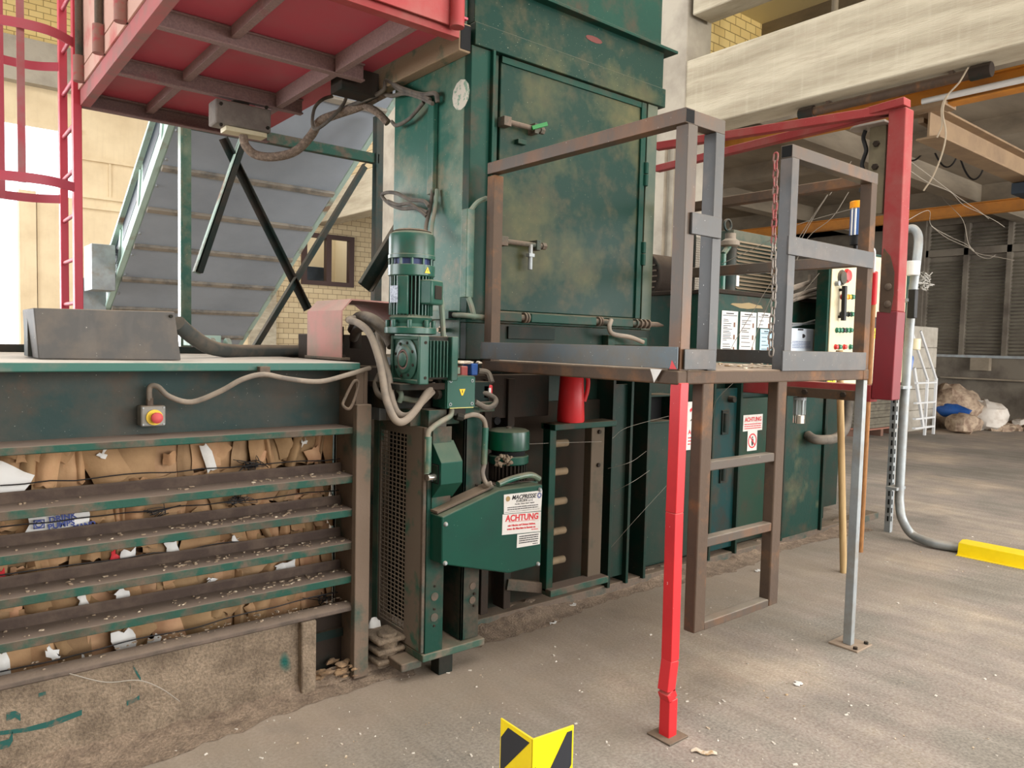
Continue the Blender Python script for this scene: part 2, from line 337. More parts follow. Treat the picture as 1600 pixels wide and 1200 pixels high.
def floor_mat():
    m, N, L, b = nodes_of('floor_concrete_dusty', .8)
    g = N.new('ShaderNodeNewGeometry')
    def noise(sc, det=8, st=None, ro=.62):
        v = g.outputs['Position']
        if st: mp = N.new('ShaderNodeMapping'); mp.inputs['Scale'].default_value = st; mp.inputs['Rotation'].default_value = (0, 0, .5); L.new(v, mp.inputs[0]); v = mp.outputs[0]
        n = N.new('ShaderNodeTexNoise'); n.inputs['Scale'].default_value = sc; n.inputs['Detail'].default_value = det; n.inputs['Roughness'].default_value = ro; L.new(v, n.inputs['Vector']); return n.outputs['Fac']
    base = ramp(N, L, noise(.7), [(.3, (170, 161, 148)), (.48, (192, 183, 170)), (.7, (218, 210, 198))])
    fine = ramp(N, L, noise(75, 6), [(.32, (70, 70, 70)), (.68, (184, 184, 184))])
    ov = N.new('ShaderNodeMix'); ov.data_type = 'RGBA'; ov.blend_type = 'OVERLAY'; ov.inputs[0].default_value = .55
    L.new(base, ov.inputs[6]); L.new(fine, ov.inputs[7]); cur = ov.outputs[2]
    sw = ramp(N, L, noise(2.2, 6, (3.5, .5, 1)), [(.42, (110, 110, 110)), (.62, (150, 150, 150))])
    o2 = N.new('ShaderNodeMix'); o2.data_type = 'RGBA'; o2.blend_type = 'OVERLAY'; o2.inputs[0].default_value = .5
    L.new(cur, o2.inputs[6]); L.new(sw, o2.inputs[7]); cur = o2.outputs[2]
    # brown press dust spilled along the machine's foot (Y about 3) - a stain with its own shape
    sx = N.new('ShaderNodeSeparateXYZ'); L.new(g.outputs['Position'], sx.inputs[0])
    ad = N.new('ShaderNodeMath'); ad.operation = 'MULTIPLY_ADD'; L.new(noise(1.6, 5), ad.inputs[0]); ad.inputs[1].default_value = 2.6; L.new(sx.outputs['Y'], ad.inputs[2])
    mr = N.new('ShaderNodeMapRange'); L.new(ad.outputs[0], mr.inputs['Value']); mr.inputs['From Min'].default_value = 3.1; mr.inputs['From Max'].default_value = 4.3; mr.inputs['To Max'].default_value = .7
    x2 = N.new('ShaderNodeMapRange'); L.new(sx.outputs['X'], x2.inputs['Value']); x2.inputs['From Min'].default_value = 4.5; x2.inputs['From Max'].default_value = 7.5; x2.inputs['To Min'].default_value = 1; x2.inputs['To Max'].default_value = 0
    mm = N.new('ShaderNodeMath'); mm.operation = 'MULTIPLY'; L.new(mr.outputs[0], mm.inputs[0]); L.new(x2.outputs[0], mm.inputs[1])
    d = N.new('ShaderNodeMix'); d.data_type = 'RGBA'; L.new(mm.outputs[0], d.inputs[0]); L.new(cur, d.inputs[6]); d.inputs[7].default_value = lin((152, 136, 118)); cur = d.outputs[2]
    # dark oil patches
    f = N.new('ShaderNodeMapRange'); L.new(noise(1.1, 4), f.inputs['Value']); f.inputs['From Min'].default_value = .63; f.inputs['From Max'].default_value = .74; f.inputs['To Max'].default_value = .45
    e = N.new('ShaderNodeMix'); e.data_type = 'RGBA'; L.new(f.outputs[0], e.inputs[0]); L.new(cur, e.inputs[6]); e.inputs[7].default_value = lin((112, 106, 98)); cur = e.outputs[2]
    # light fine specks of shredded paper
    f2 = N.new('ShaderNodeMapRange'); L.new(noise(34, 2), f2.inputs['Value']); f2.inputs['From Min'].default_value = .735; f2.inputs['From Max'].default_value = .77
    e2 = N.new('ShaderNodeMix'); e2.data_type = 'RGBA'; L.new(f2.outputs[0], e2.inputs[0]); L.new(cur, e2.inputs[6]); e2.inputs[7].default_value = lin((206, 198, 184)); cur = e2.outputs[2]
    L.new(cur, b.inputs['Base Color'])
    bp = N.new('ShaderNodeBump'); bp.inputs['Strength'].default_value = .25; bp.inputs['Distance'].default_value = .01; L.new(noise(70, 5), bp.inputs['Height']); L.new(bp.outputs[0], b.inputs['Normal'])
    return m
FLOOR = floor_mat()
def card_mat():
    m, N, L, b = nodes_of('corrugated_cardboard', .8)
    g = N.new('ShaderNodeNewGeometry')
    c = ramp(N, L, g.outputs['Random Per Island'], [(0, (178, 142, 102)), (.3, (202, 168, 124)), (.6, (188, 152, 110)), (.85, (214, 184, 142)), (1, (166, 130, 94))])
    n = N.new('ShaderNodeTexNoise'); n.inputs['Scale'].default_value = 14; n.inputs['Detail'].default_value = 6; L.new(g.outputs['Position'], n.inputs['Vector'])
    r = ramp(N, L, n.outputs['Fac'], [(.3, (104, 104, 104)), (.7, (146, 146, 146))])
    o = N.new('ShaderNodeMix'); o.data_type = 'RGBA'; o.blend_type = 'OVERLAY'; o.inputs[0].default_value = .6; L.new(c, o.inputs[6]); L.new(r, o.inputs[7]); L.new(o.outputs[2], b.inputs['Base Color'])
    bp = N.new('ShaderNodeBump'); bp.inputs['Strength'].default_value = .35; bp.inputs['Distance'].default_value = .02; L.new(n.outputs['Fac'], bp.inputs['Height']); L.new(bp.outputs[0], b.inputs['Normal'])
    return m
CARD = card_mat()
def glass_mat():
    m, N, L, b = nodes_of('clear_window_glass', .03)
    b.inputs['Transmission Weight'].default_value = 1.0; b.inputs['IOR'].default_value = 1.05; b.inputs['Base Color'].default_value = (.95, .97, .97, 1); return m
GLASS = glass_mat()
SHUT = mat('shutter_lamella', (150, 144, 128), .6, .1, (124, 116, 102), 2, .4, .7, bump=.05)

# ================================================================ the hall
struct(MB().box(-10, 24, -9, 21, -.1, 0).build('floor', FLOOR))
# far wall with the gate opening on the left (Y = 18)
w = MB(); YB, YC = 18.0, 18.3
w.box(-10, -4, YB, YC, 0, 9); w.box(-4, 2.9, YB, YC, 5.78, 6.5); w.box(2.9, 6.4, YB, YC, 4.2, 5.2); w.box(2.9, 6.4, YB, YC, 0, 4.2); w.box(2.9, 8.2, YB, YC, 5.2, 6.5)
struct(w.build('wall_back', PANELW))
w = MB(); w.box(-4, 8.2, YB - .25, YC, 6.5, 7.35); struct(w.build('beam_gate', CONC_G))
struct(MB().box(-4, 8.2, YB, YC, 7.35, 9).build('wall_back_upper', BRICK_Y))
t = MB()
for z in (5.2, 4.42, 4.2): t.box(2.9, 6.4, YB - .06, YB, z, z + .07)
for x in (3.4, 4.0, 4.6): t.box(x, x + .05, YB - .03, YB, 4.45, 5.2)
t.box(-4, 2.9, YB - .05, YB, 5.7, 5.8)
struct(t.build('trim_1', PANELW))
struct(MB().box(1.79, 2.08, YB - .05, YC, 0, 4.42).box(2.1, 2.9, YB, YC, 0, 4.38).build('door_1', PANELW))
wb = MB()  # brick part with its window hole 7.74..9.14 / 2.98..4.2
wb.box(7.05, 7.74, YB, YC, 0, 5.4); wb.box(9.14, 20, YB, YC, 0, 5.4); wb.box(7.74, 9.14, YB, YC, 0, 2.98); wb.box(7.74, 9.14, YB, YC, 4.2, 5.4)
struct(wb.build('wall_back_brick', BRICK))
struct(MB().box(6.4, 7.05, YB - .12, YC, 0, 5.2).build('pillar_back', CONC))
f = MB()
for a in ((7.72, 7.86), (9.02, 9.16), (8.38, 8.52)): f.box(a[0], a[1], YB - .06, YB + .1, 3.05, 4.14)
f.box(7.72, 9.16, YB - .061, YB + .1, 2.94, 3.05); f.box(7.72, 9.16, YB - .061, YB + .1, 4.14, 4.25)
wf = struct(f.build('window_1', WINF))
struct(MB().box(7.8, 9.1, YB + .02, YB + .03, 3.0, 4.2).build('pane', GLASS, wf))
r = MB(); r.box(7.2, 9.8, 20.2, 20.3, 2, 5); r.box(7.2, 7.3, 18.3, 20.2, 2, 5); r.box(9.7, 9.8, 18.3, 20.2, 2, 5); r.box(7.2, 9.8, 18.3, 20.2, 2, 2.1)
struct(r.build('wall_office', mat('office_wall', (222, 208, 180), .9)))
tag(MB().box(8.3, 8.95, 19.2, 19.6, 2.1, 3.52).build('office_cabinet', NAVY, bevel=.01), 'dark blue cabinet seen through the brown-framed window', 'cabinet')
struct(MB().box(2.9, 6.4, YB - .02, YB, 0, .3).build('baseboard_back', CONC_G))
nt = MB().box(6.12, 6.26, YB - .05, YB - .02, 2.15, 2.5).build('wall_notice', WINF, bevel=.004)
tag(nt, 'small dark-framed notice hanging on the beige far wall', 'notice'); MB().box(6.14, 6.24, YB - .056, YB - .05, 2.18, 2.47).build('paper', PAPER, nt)
# long concrete beam along Y on columns at X = 8
struct(MB().box(8.0, 8.45, -9, 18, 4.45, 5.34).build('beam_long', CONC, bevel=.02))
struct(MB().box(8.0, 8.4, -9, 6.3, 5.9, 7.0).build('beam_upper', CONC, bevel=.02))
for i, y in enumerate((6.36, 13.85)):
    struct(MB().box(7.98, 8.5, y, y + .62, 0, 9).build('column_%d' % (i + 1), CONC_G, bevel=.015))
cp = MB()
for y in (6.44, 6.60): cp.tube([(7.94, y, .3), (7.94, y, 4.3)], .022, 8, 1)
struct(cp.build('trim_2', CONC_D))
struct(MB().box(8.46, 10.03, 6.6, 6.75, 5.34, 9).build('wall_upper_brick', BRICK_Y))
struct(MB().box(8.2, 8.4, 6.98, 18, 5.345, 8.4).build('wall_upper_rear', BRICK))
struct(MB().box(10.03, 10.2, -9, 6.75, 5.34, 9).build('wall_upper', CONC_D))
struct(MB().box(8.4, 10.03, -9, 6.75, 6.45, 6.55).build('ceiling_upper', mat('ceiling_cream', (238, 226, 186), .9)))
pipe = MB().tube([(9.0, 4.9, 5.2), (9.0, 4.9, 6.45)], .04, 10, 1).build('trim_3', CONC_D); struct(pipe)
struct(MB().box(-10, 8.4, -9, 18.3, 8.4, 8.6).build('ceiling', CONC_G))
# low bay beyond the beam
struct(MB().box(8.45, 24, -9, 18, 5.0, 5.2).build('ceiling_low', CONC_D))
rb = MB()
for x, z in ((12.2, 4.72), (16.9, 4.55)): rb.box(x, x + .35, -9, 18, z, 5.0)
for y in (5.9, 9.5, 13.0): rb.box(8.46, 19.9, y, y + .3, 4.64, 4.999)
struct(rb.build('beam_low', CONC_D))
# shutter wall X = 20
sw = MB(); sw.box(20, 20.3, -9, 18, 0, 1.52); sw.box(20, 20.3, -9, 18, 4.75, 5.0); sw.box(19.9, 20.3, 8.15, 9.0, 0, 5.0); sw.box(20, 20.3, 9, 18, 1.5, 5.0)
struct(sw.build('wall_right', CONC_LOW, bevel=.01))
struct(MB().box(19.93, 20.05, -9, 8.15, 1.5, 1.56).build('trim_4', GALV))
def shutter(name, y0, y1, z0, z1):
    m = MB(); n = int((z1 - z0) / .085)
    for i in range(n):
        z = z0 + i * .085
        m.hexa([(20.02, y0, z), (20.1, y0, z + .05), (20.115, y0, z + .05), (20.035, y0, z)], [(20.02, y1, z), (20.1, y1, z + .05), (20.115, y1, z + .05), (20.035, y1, z)])
    return struct(m.build(name, SHUT, flat=True))
k = 2
for y0, y1 in ((7.28, 8.12), (6.36, 7.18), (5.4, 6.26), (4.4, 5.3), (3.4, 4.3)):
    for z0, z1 in ((1.6, 3.98), (4.15, 4.72)):
        shutter('window_%d' % k, y0, y1, z0, z1); k += 1
m = MB()
for y in (7.23, 6.31, 5.35, 4.35, 3.35, 8.14): m.box(19.96, 20.12, y - .05, y + .05, 1.52, 4.75)
m.box(19.96, 20.12, -2, 8.15, 3.98, 4.15)
struct(m.build('trim_5', CONC_LOW))
struct(MB().box(20.12, 20.16, -2, 8.15, 1.5, 4.75).build('wall_shutter_back', CONC_LOW))
m = MB(); m.box(19.8, 19.98, 0, 7.6, .98, 1.02); m.box(19.82, 19.99, 6.55, 6.95, 1.2, 1.5); struct(m.build('trim_6', CONC_D))
struct(MB().box(-10, 1.5, -9.3, -9, 0, 8.6).box(20, 24, -9.3, -9, 0, 8.6).box(1.5, 20, -9.3, -9, 5.7, 8.6).build('wall_front', CONC_G))  # unseen wall, put in so daylight enters only by its opening
struct(MB().box(-10.3, -10, -9.3, 4, 0, 8.6).box(-10.3, -10, 14, 18.3, 0, 8.6).box(-10.3, -10, 4, 14, 5.4, 8.6).build('wall_left', CONC_G))  # also unseen, added to block low sky light beside the opening

# crane rails and bridge
def rail(name, x, z, y0, y1, label):
    o = MB().ibeam((x, y0, z), (x, y1, z), .16, .24, .02).build(name, ORANGE, bevel=.003); return tag(o, label, 'crane rail')
rail('crane_rail', 9.0, 4.45, -5, 13.5, 'orange steel crane rail running just below the pale concrete beam')
rail('crane_rail', 16.5, 4.46, -5, 14, 'orange steel crane rail far back, in front of the grey shutters')
tag(MB().tube([(8.88, -5, 4.4), (8.88, 3.75, 4.4)], .035, 12, 1).build('white_conduit', WHITE), 'white pipe fixed along the near orange crane rail', 'pipe')
br = thing('crane_bridge', 'brown crane girder spanning from near rail towards the shutters', 'crane girder', (12.5, 3.7, 4.1))
MB().ibeam((9.0, 3.72, 4.17), (16.5, 3.72, 4.17), .26, .32, .025).build('girder', BROWNS, br, .004)
MB().box(9.2, 16.4, 3.86, 3.92, 4.26, 4.32).build('top_rail', BROWNS, br)
MB().box(8.85, 9.15, 3.5, 3.95, 4.31, 4.36).build('end_carriage', BROWNS, br)
ho = thing('chain_hoist', 'dark electric hoist hanging from the brown crane girder', 'hoist', (12.2, 3.45, 3.7))
MB().cyl((11.75, 3.45, 3.92), (12.3, 3.45, 3.92), .085).cyl((12.3, 3.45, 3.92), (12.38, 3.45, 3.92), .1).build('motor', NAVY, ho, .004)
MB().cyl((12.45, 3.35, 3.78), (12.45, 3.55, 3.78), .17).build('drum', BLACK, ho, .004)
MB().box(12.1, 12.6, 3.6, 3.85, 3.85, 4.0).build('trolley', NAVY, ho, .004)
MB().tube([(12.4, 3.42, 3.65), (12.4, 3.42, 2.45)], .008, 6, 1).tube([(12.47, 3.42, 3.65), (12.46, 3.43, 2.5)], .008, 6, 1).build('chain', WIRE, ho)
fs = thing('festoon_cable', 'dark cable looping in swags beneath the crane girder', 'cable', (13, 5.2, 4.5))
m = MB()
px = [(1280, 205), (1310, 205), (1340, 208), (1416, 252), (1453, 216), (1468, 257), (1498, 240), (1520, 282), (1540, 256)]
for a, b2, dip in (((1310, 204), (1340, 208), 35), ((1420, 250), (1453, 216), 12), ((1453, 216), (1498, 240), 32), ((1498, 240), (1540, 256), 32)):
    q = [P(a[0] + (b2[0] - a[0]) * t, a[1] + (b2[1] - a[1]) * t + dip * 4 * t * (1 - t), x=13.0) for t in (0, .2, .4, .6, .8, 1)]
    m.tube(q, .014, 6, 4)
m.build('cable_loops', WIRE_D, fs)
# long brown tubular fixture under the beam
tl = thing('tube_fixture', 'long brown tube-shaped fitting fixed under the concrete beam', 'fitting', (8.2, 3.9, 4.3))
MB().cyl((8.28, 2.95, 4.38), (8.28, 4.75, 4.38), .052).build('tube', RUST, tl, .004)
MB().cyl((8.28, 4.7, 4.38), (8.28, 4.88, 4.38), .07).build('end_cap', DIRTY_D, tl, .004); MB().cyl((8.28, 2.86, 4.38), (8.28, 3.05, 4.38), .072).build('end_cap', DIRTY_D, tl, .004)
MB().box(8.24, 8.32, 3.2, 3.24, 4.4, 4.46).build('bracket', RUST, tl); MB().box(8.24, 8.32, 4.5, 4.54, 4.4, 4.46).build('bracket', RUST, tl)
hr = MB()
for pts in ([(1513, 105), (1498, 130), (1480, 150), (1473, 175), (1478, 208), (1472, 240), (1458, 275), (1443, 298)], [(1500, 128), (1478, 152), (1471, 172), (1472, 195), (1464, 215)]):
    hr.tube([P(a, b, x=8.15) for a, b in pts], .008, 6, 4)
tag(hr.build('hanging_cable_end', CABLE_OLD), 'frayed pale cable hanging from the brown tube fitting', 'cable')

# things by the far wall
for i in range(10):
    r_, lf = i // 2, i % 2 == 0; z = r_ * .425; xm = 16.0 if r_ in (4, 2) else 16.35
    o = MB().box(15.3 if lf else xm + .006, xm if lf else 16.72, 6.5, 6.9, z, z + .42).build('concrete_block', BLOCK, bevel=.012)
    row = ['bottom', 'second', 'third', 'fourth', 'top'][r_]; side = 'nearer the cabinet' if lf else 'nearer the shutters'
    tag(o, 'grey concrete block in the stack, %s row, %s' % (row, side), 'block', 'grey concrete blocks stacked behind the ladder')
sl = thing('step_ladder', 'white aluminium step ladder standing before the grey block stack', 'ladder', (15.3, 6.05, 0))
for x in (15.22, 15.62):
    MB().beam((x, 6.06, 0), (x, 6.06, 1.1), .04, .05).build('leg_rail', ALU, sl, .005); MB().beam((x, 6.06, 1.08), (x - .75, 6.09, 2.0), .035, .045).build('hand_rail', ALU, sl, .005)
for z in (.14, .32, .62, 1.0): MB().box(14.75, 15.6, 6.04, 6.1, z, z + .035).build('step', ALU, sl)
MB().beam((15.15, 6.06, .15), (14.7, 6.1, 1.3), .04, .06).build('brace', ALU, sl)
def sack(name, mt, px, py, sx, sy, sz, seed, lab, dist=None):
    c = P(px, py, z=0) if dist is None else P(px, py, x=dist)
    tag(MB().blob((c.x, c.y, sz * .8), sx, sy, sz, 14, 9, .16, seed).build(name, mt), lab, 'sack')
sack('waste_sack', SACK, 1478, 668, .5, .62, .52, 1, 'large brown sack heaped behind the white step ladder')
sack('waste_sack', SACK_W, 1536, 671, .4, .42, .34, 2, 'pale torn sack lying at the end of the waste heap')
sack('waste_sack', SACK, 1505, 676, .4, .3, .22, 4, 'flat brown sack between blue sheet and pale torn sack')
sack('waste_sack', SACK, 1506, 662, .4, .34, .42, 6, 'brown sack standing behind the flat sack at the shutter wall')
c = P(1478, 641, x=16.9)
tag(MB().blob(c, .16, .46, .15, 14, 7, .12, 5).build('blue_plastic_sheet', BLUE), 'crumpled blue plastic sheet lying on the waste heap', 'plastic sheet')
m = MB(); q = random.Random(3)
for i in range(70):
    c = P(q.uniform(1552, 1640), q.uniform(667, 674), z=0); m.blob((c.x, c.y, .03), q.uniform(.08, .3), q.uniform(.06, .22), q.uniform(.04, .14), 7, 5, .3, i)
tag(m.build('waste_litter', SACK), 'low spread of brown waste along the foot of the shutter wall', 'litter', kind='stuff')
tag(MB().blob(P(1594, 670, z=0) + Vector((0, 0, .1)), .3, .22, .12, 9, 6, .3, 8).build('white_paper_scrap', SACK_W), 'white paper scrap lying by the dirty wall foot', 'paper')
pl = thing('pallet', 'reddish wooden pallet under a stack of flat dark sheets', 'pallet', (14.2, 6.75, 0))
m = MB()
for i in range(5): m.box(13.6, 15.0, 6.45 + i * .24, 6.6 + i * .24, .13, .155)
m.build('deck', mat('red_brown_wood', (150, 104, 88), .8), pl)
for x in (13.65, 14.25, 14.85): MB().box(x, x + .1, 6.45, 7.55, 0, .13).build('bearer', mat('pallet_bearer', (120, 90, 76), .8), pl)
SHEETS = mat('dark_board_sheets', (112, 106, 92), .8, 0, (86, 80, 70), 5)
b0 = tag(MB().box(13.7, 14.95, 6.5, 7.5, .157, .217).build('board_sheet', SHEETS, bevel=.004), 'flat dark board lying in the stack on the reddish pallet', 'board', 'dark boards stacked on the pallet')
for i in range(1, 9): copy_tree(b0, (q.uniform(-.03, .03), q.uniform(-.03, .03), i * .064))
# ================================================================ baling chamber (left): X -0.7..1.62, front Y 3.1
ch = thing('baling_chamber', 'dusty green baling chamber with open side rails showing pressed cardboard', 'baler', (.5, 3.6, 0))
XL, XR = -.7, 1.62
RAILWEB = mat('rail_web_brown', (72, 60, 54), .8, 0, (92, 78, 68), 8, .45, .65, (120, 106, 94), bump=.15, bscale=60, spec=.15)
MB().box(XL, XR, 3.1, 4.78, 1.455, 1.49).build('top_plate', mat('top_plate_dusty', (40, 92, 80), .5, 0, (96, 96, 84), 6, .5, .7, (196, 188, 176), dlo=.1, dhi=.5), ch, .004)
MB().box(XL, XR - .02, 3.27, 3.3, 1.19, 1.455).build('side_panel', G_PANEL, ch)
MB().box(XL, XR - .03, 3.1, 3.3, 1.163, 1.193).build('panel_flange', G_RAIL, ch, .004)
for zt in (.969, .812, .657, .5):
    sr = MB().prism([(3.1, zt), (3.1, zt - .034), (3.122, zt - .034), (3.122, zt - .018), (3.236, zt - .018), (3.236, zt)], 'x', XL, XR - .022).build('side_rail', G_RAIL, ch, .003)
    MB().prism([(3.236, zt - .03), (3.262, zt - .03), (3.262, zt + .032), (3.245, zt + .042), (3.236, zt + .03)], 'x', XL, XR - .021).build('rail_web', RAILWEB, sr, .002)
MB().box(XL, 1.40, 3.12, 3.2, 0, .33).build('base_beam', BASEP, ch, .01)
MB().prism([(3.09, .338), (3.092, .354), (3.105, .362), (3.165, .364), (3.165, .335), (3.12, .325)], 'x', XL, 1.6).build('base_ledge', mat('ledge_brown', (100, 86, 76), .85, 0, (80, 70, 62), 9, .4, .6, (122, 106, 92), bump=.3, bscale=60), ch, .004)
MB().box(1.34, 1.41, 3.08, 3.22, 0, .335).build('base_stiffener', CRUST, ch, .008)
MB().box(1.41, 1.62, 3.22, 3.26, .0, .33).build('base_pocket_plate', DIRTY_D, ch)
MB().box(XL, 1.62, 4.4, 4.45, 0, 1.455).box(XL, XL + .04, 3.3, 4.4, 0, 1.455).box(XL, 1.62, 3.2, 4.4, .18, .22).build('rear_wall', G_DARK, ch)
MB().box(XL, .9, 4.72, 4.8, 1.49, 1.525).build('rear_rail', DIRTY_D, ch, .004)
MB().box(XL, 1.4, 4.55, 4.61, 1.49, 1.53).build('guide_strip', G_DARK, ch, .004)
p = MB()  # end post carrying the rails
p.box(1.585, 1.66, 3.06, 3.1, .02, 1.30); p.box(1.64, 1.66, 3.1, 3.36, .02, 1.45); p.box(1.60, 1.64, 3.1, 3.3, 0, 1.45)
p.build('end_post', mat('end_post_rusty', (108, 92, 78), .85, 0, (64, 80, 70), 5, .55, .68, DUST, bump=.2), ch, .004)
MB().box(1.662, 2.0, 3.43, 3.45, .02, 1.42).build('recess_plate', mat('recess_plate_dust', (104, 88, 72), .85, 0, (52, 72, 62), 5, .5, .65, bump=.2), ch)
m = MB()
for x in (1.41, 1.50): MB().prism([(4.52, 1.49), (4.52, 1.55), (4.54, 1.575), (4.57, 1.585), (4.6, 1.575), (4.62, 1.55), (4.62, 1.49), (4.59, 1.49), (4.59, 1.545), (4.57, 1.56), (4.55, 1.545), (4.55, 1.49)], 'x', x - .012, x + .012).build('lifting_eye', MINT, ch)

# dark trapezoid box on the chamber roof
bx = thing('trough_box', 'dark dusty trapezoid steel box standing on the chamber top', 'box', (.63, 3.5, 1.49))
m = MB()
A = [P(60, 561, z=1.492), P(283, 563, z=1.492)]; yt = 3.33
tl_, tr_ = P(52, 481, y=3.34), P(273, 487, y=3.34)
off = Vector((0, .42, 0))
m.hexa([A[0], A[1], tr_, tl_], [A[0] + off, A[1] + off, tr_ + off * .8, tl_ + off * .8])
m.build('box_body', mat('trough_box_paint', (78, 76, 74), .6, 0, (96, 88, 80), 6, .45, .65, DUST, chips=(170, 165, 155), chip_t=.73, streak=(110, 104, 98)), bx, .004)
m = MB().bolt(P(267, 494, y=3.335), (0, -1, 0), .008).bolt(P(267, 542, y=3.345), (0, -1, 0), .008); m.build('screw', DIRTY_D, bx)
m = MB(); g = tl_ + Vector((-.0, .22, -.03)); m.box(g.x + .004, g.x + .02, g.y, g.y + .12, g.z - .16, g.z); m.build('side_flap', G_PANEL, bx, .002)
hs = MB().tube([P(277, 505, y=3.55), P(300, 525, y=3.62), P(330, 543, y=3.72), P(370, 549, y=3.9), P(420, 549, y=4.05), P(482, 549, y=4.05)], .036, 12, 5)
tag(hs.build('thick_black_hose', mat('thick_hose_rubber', (58, 62, 60), .7, 0, (84, 78, 70), 10, .45, .65, DUST)), 'thick dark hose lying on the chamber top from the trapezoid box', 'hose')

# red dusty arch cover
rc = thing('hose_cover', 'dusty faded red arched sheet cover over hoses on chamber end', 'cover', (1.82, 3.5, 1.5))
pr0 = [(1.62, 1.508), (1.62, 1.735), (1.672, 1.792), (1.89, 1.788), (1.985, 1.72), (2.03, 1.66)]
m = MB(); t = .006
inn = [(1.627, 1.508), (1.627, 1.732), (1.675, 1.785), (1.887, 1.781), (1.98, 1.714), (2.024, 1.655)]
m.prism(pr0 + inn[::-1], 'y', 3.3, 3.69); m.build('arched_sheet', RED_COVER, rc, 0)
MB().box(1.61, 1.66, 3.28, 3.7, 1.495, 1.508).build('foot_flange', DIRTY, rc, .002)
m = MB()
for y in (3.3, 3.45, 3.6, 3.68): m.bolt((1.635, y, 1.508), (0, 0, 1), .009, .012)
m.build('bolt', DIRTY_D, rc)
mk = thing('hose_manifold', 'dark block under the red arched cover feeding dusty hoses', 'manifold', (1.86, 3.65, 1.45))
MB().box(1.66, 2.05, 3.62, 3.9, 1.45, 1.62).build('block', DIRTY_D, mk, .006)
MB().box(1.63, 1.75, 3.24, 3.32, 1.36, 1.47).box(1.62, 2.2, 3.36, 3.6, 1.30, 1.46).build('lower_plate', DIRTY_D, mk, .006)
MB().cyl((1.70, 3.5, 1.55), (1.70, 3.5, 1.66), .03).cyl((1.80, 3.5, 1.55), (1.80, 3.5, 1.66), .03).build('coupling', DIRTY_D, mk, .003)

# emergency stop box with its conduit
es = thing('emergency_stop', 'grey emergency stop box with red button on the green chamber side', 'switch', P(240, 650, y=3.24))
c0 = P(240, 649, y=3.2)
MB().box(c0.x - .046, c0.x + .046, 3.2, 3.27, c0.z - .044, c0.z + .038).build('housing', mat('grey_cast_box', (150, 150, 146), .6, .1, (128, 124, 116), 9, .4, .6, DUST), es, .007)
k0 = P(241, 652, y=3.2)
MB().cyl((k0.x, 3.2, k0.z), (k0.x, 3.193, k0.z), .031, n=28).build('yellow_disc', mat('faded_yellow', (226, 190, 60), .6), es)
kn = MB().lathe((k0.x + .003, 3.193, k0.z), (0, -1, 0), [(.014, 0), (.014, .012), (.021, .016), (.022, .028), (.016, .034), (.004, .036)], 20).build('red_mushroom_button', mat('worn_red_button', (186, 72, 72), .6), es)
m = MB()
for dx, dz in ((-.038, .03), (.038, .03), (-.038, -.036), (.038, -.036)): m.bolt((c0.x + dx, 3.2, c0.z + dz), (0, -1, 0), .004, .003)
m.build('screw', GALV, es)
cd = thing('stop_conduit', 'grey conduit drooping along chamber side to the emergency stop', 'conduit', P(300, 620, y=3.2))
MB().tube([P(234, 632, y=3.23), P(234, 606, y=3.22), P(246, 604, y=3.2), P(265, 620, y=3.16), P(300, 628, y=3.14), P(345, 611, y=3.1), P(378, 593, y=3.07), P(412, 585, y=3.06), P(450, 592, y=3.06), P(500, 596, y=3.07), P(545, 585, y=3.08), P(578, 575, y=3.1)], .011, 10, 5).build('hose', RUBBER_P, cd)
MB().cyl(P(234, 634, y=3.23), P(234, 622, y=3.23), .014, n=8).build('gland', DIRTY, cd)
a = P(411, 577, y=3.09); m = MB().box(a.x - .022, a.x + .022, 3.065, 3.1, a.z - .035, a.z + .012).bolt((a.x, 3.065, a.z - .015), (0, -1, 0), .006); m.build('clamp', DIRTY, cd, .002)

# ---------------------------------------------------------------- cardboard bale
ba = thing('cardboard_bale', 'pressed brown cardboard bale visible between the chamber side rails', 'bale', (.5, 3.8, .36))
MB().box(XL + .05, 1.598, 3.39, 4.38, .222, 1.15).build('bale_core', mat('bale_core_card', (104, 76, 52), .9), ba)
q = random.Random(11)
def scrap(m, x, z, w, h, y, ang, bend, n=5, tilt=0.0, thick=.004, jag=.012):
    """a bent flattened sheet standing in the bale face"""
    ca, sa = math.cos(ang), math.sin(ang); F = []; Bk = []
    ph = q.uniform(0, 6)
    for i in range(n + 1):
        rowf, rowb = [], []
        for j in range(4):
            u = (i / n - .5) * w; v = (j / 3 - .5) * h
            if j in (0, 3): v += q.uniform(-jag, jag)
            if i in (0, n): u += q.uniform(-jag, jag)
            d = bend * math.cos(max(min(u / w, .5), -.5) * math.pi) + .004 * math.sin(u * 70 + v * 22 + ph) + .003 * math.sin(v * 90 + ph) + tilt * u + q.uniform(-.0015, .0015)
            xx, zz = x + u * ca - v * sa, z + u * sa + v * ca
            zz = min(max(zz, .23), 1.16); xx = min(max(xx, XL + .05), 1.596)
            rowf.append(m.bm.verts.new((xx, y - d, zz))); rowb.append(m.bm.verts.new((xx, y - d + thick, zz)))
        F.append(rowf); Bk.append(rowb)
    for i in range(n):
        for j in range(3):
            m.bm.faces.new([F[i][j], F[i + 1][j], F[i + 1][j + 1], F[i][j + 1]]); m.bm.faces.new([Bk[i][j], Bk[i][j + 1], Bk[i + 1][j + 1], Bk[i + 1][j]])
    for j in range(3):
        m.bm.faces.new([F[0][j], F[0][j + 1], Bk[0][j + 1], Bk[0][j]]); m.bm.faces.new([F[n][j + 1], F[n][j], Bk[n][j], Bk[n][j + 1]])
    for i in range(n):
        m.bm.faces.new([F[i + 1][0], F[i][0], Bk[i][0], Bk[i + 1][0]]); m.bm.faces.new([F[i][3], F[i + 1][3], Bk[i + 1][3], Bk[i][3]])
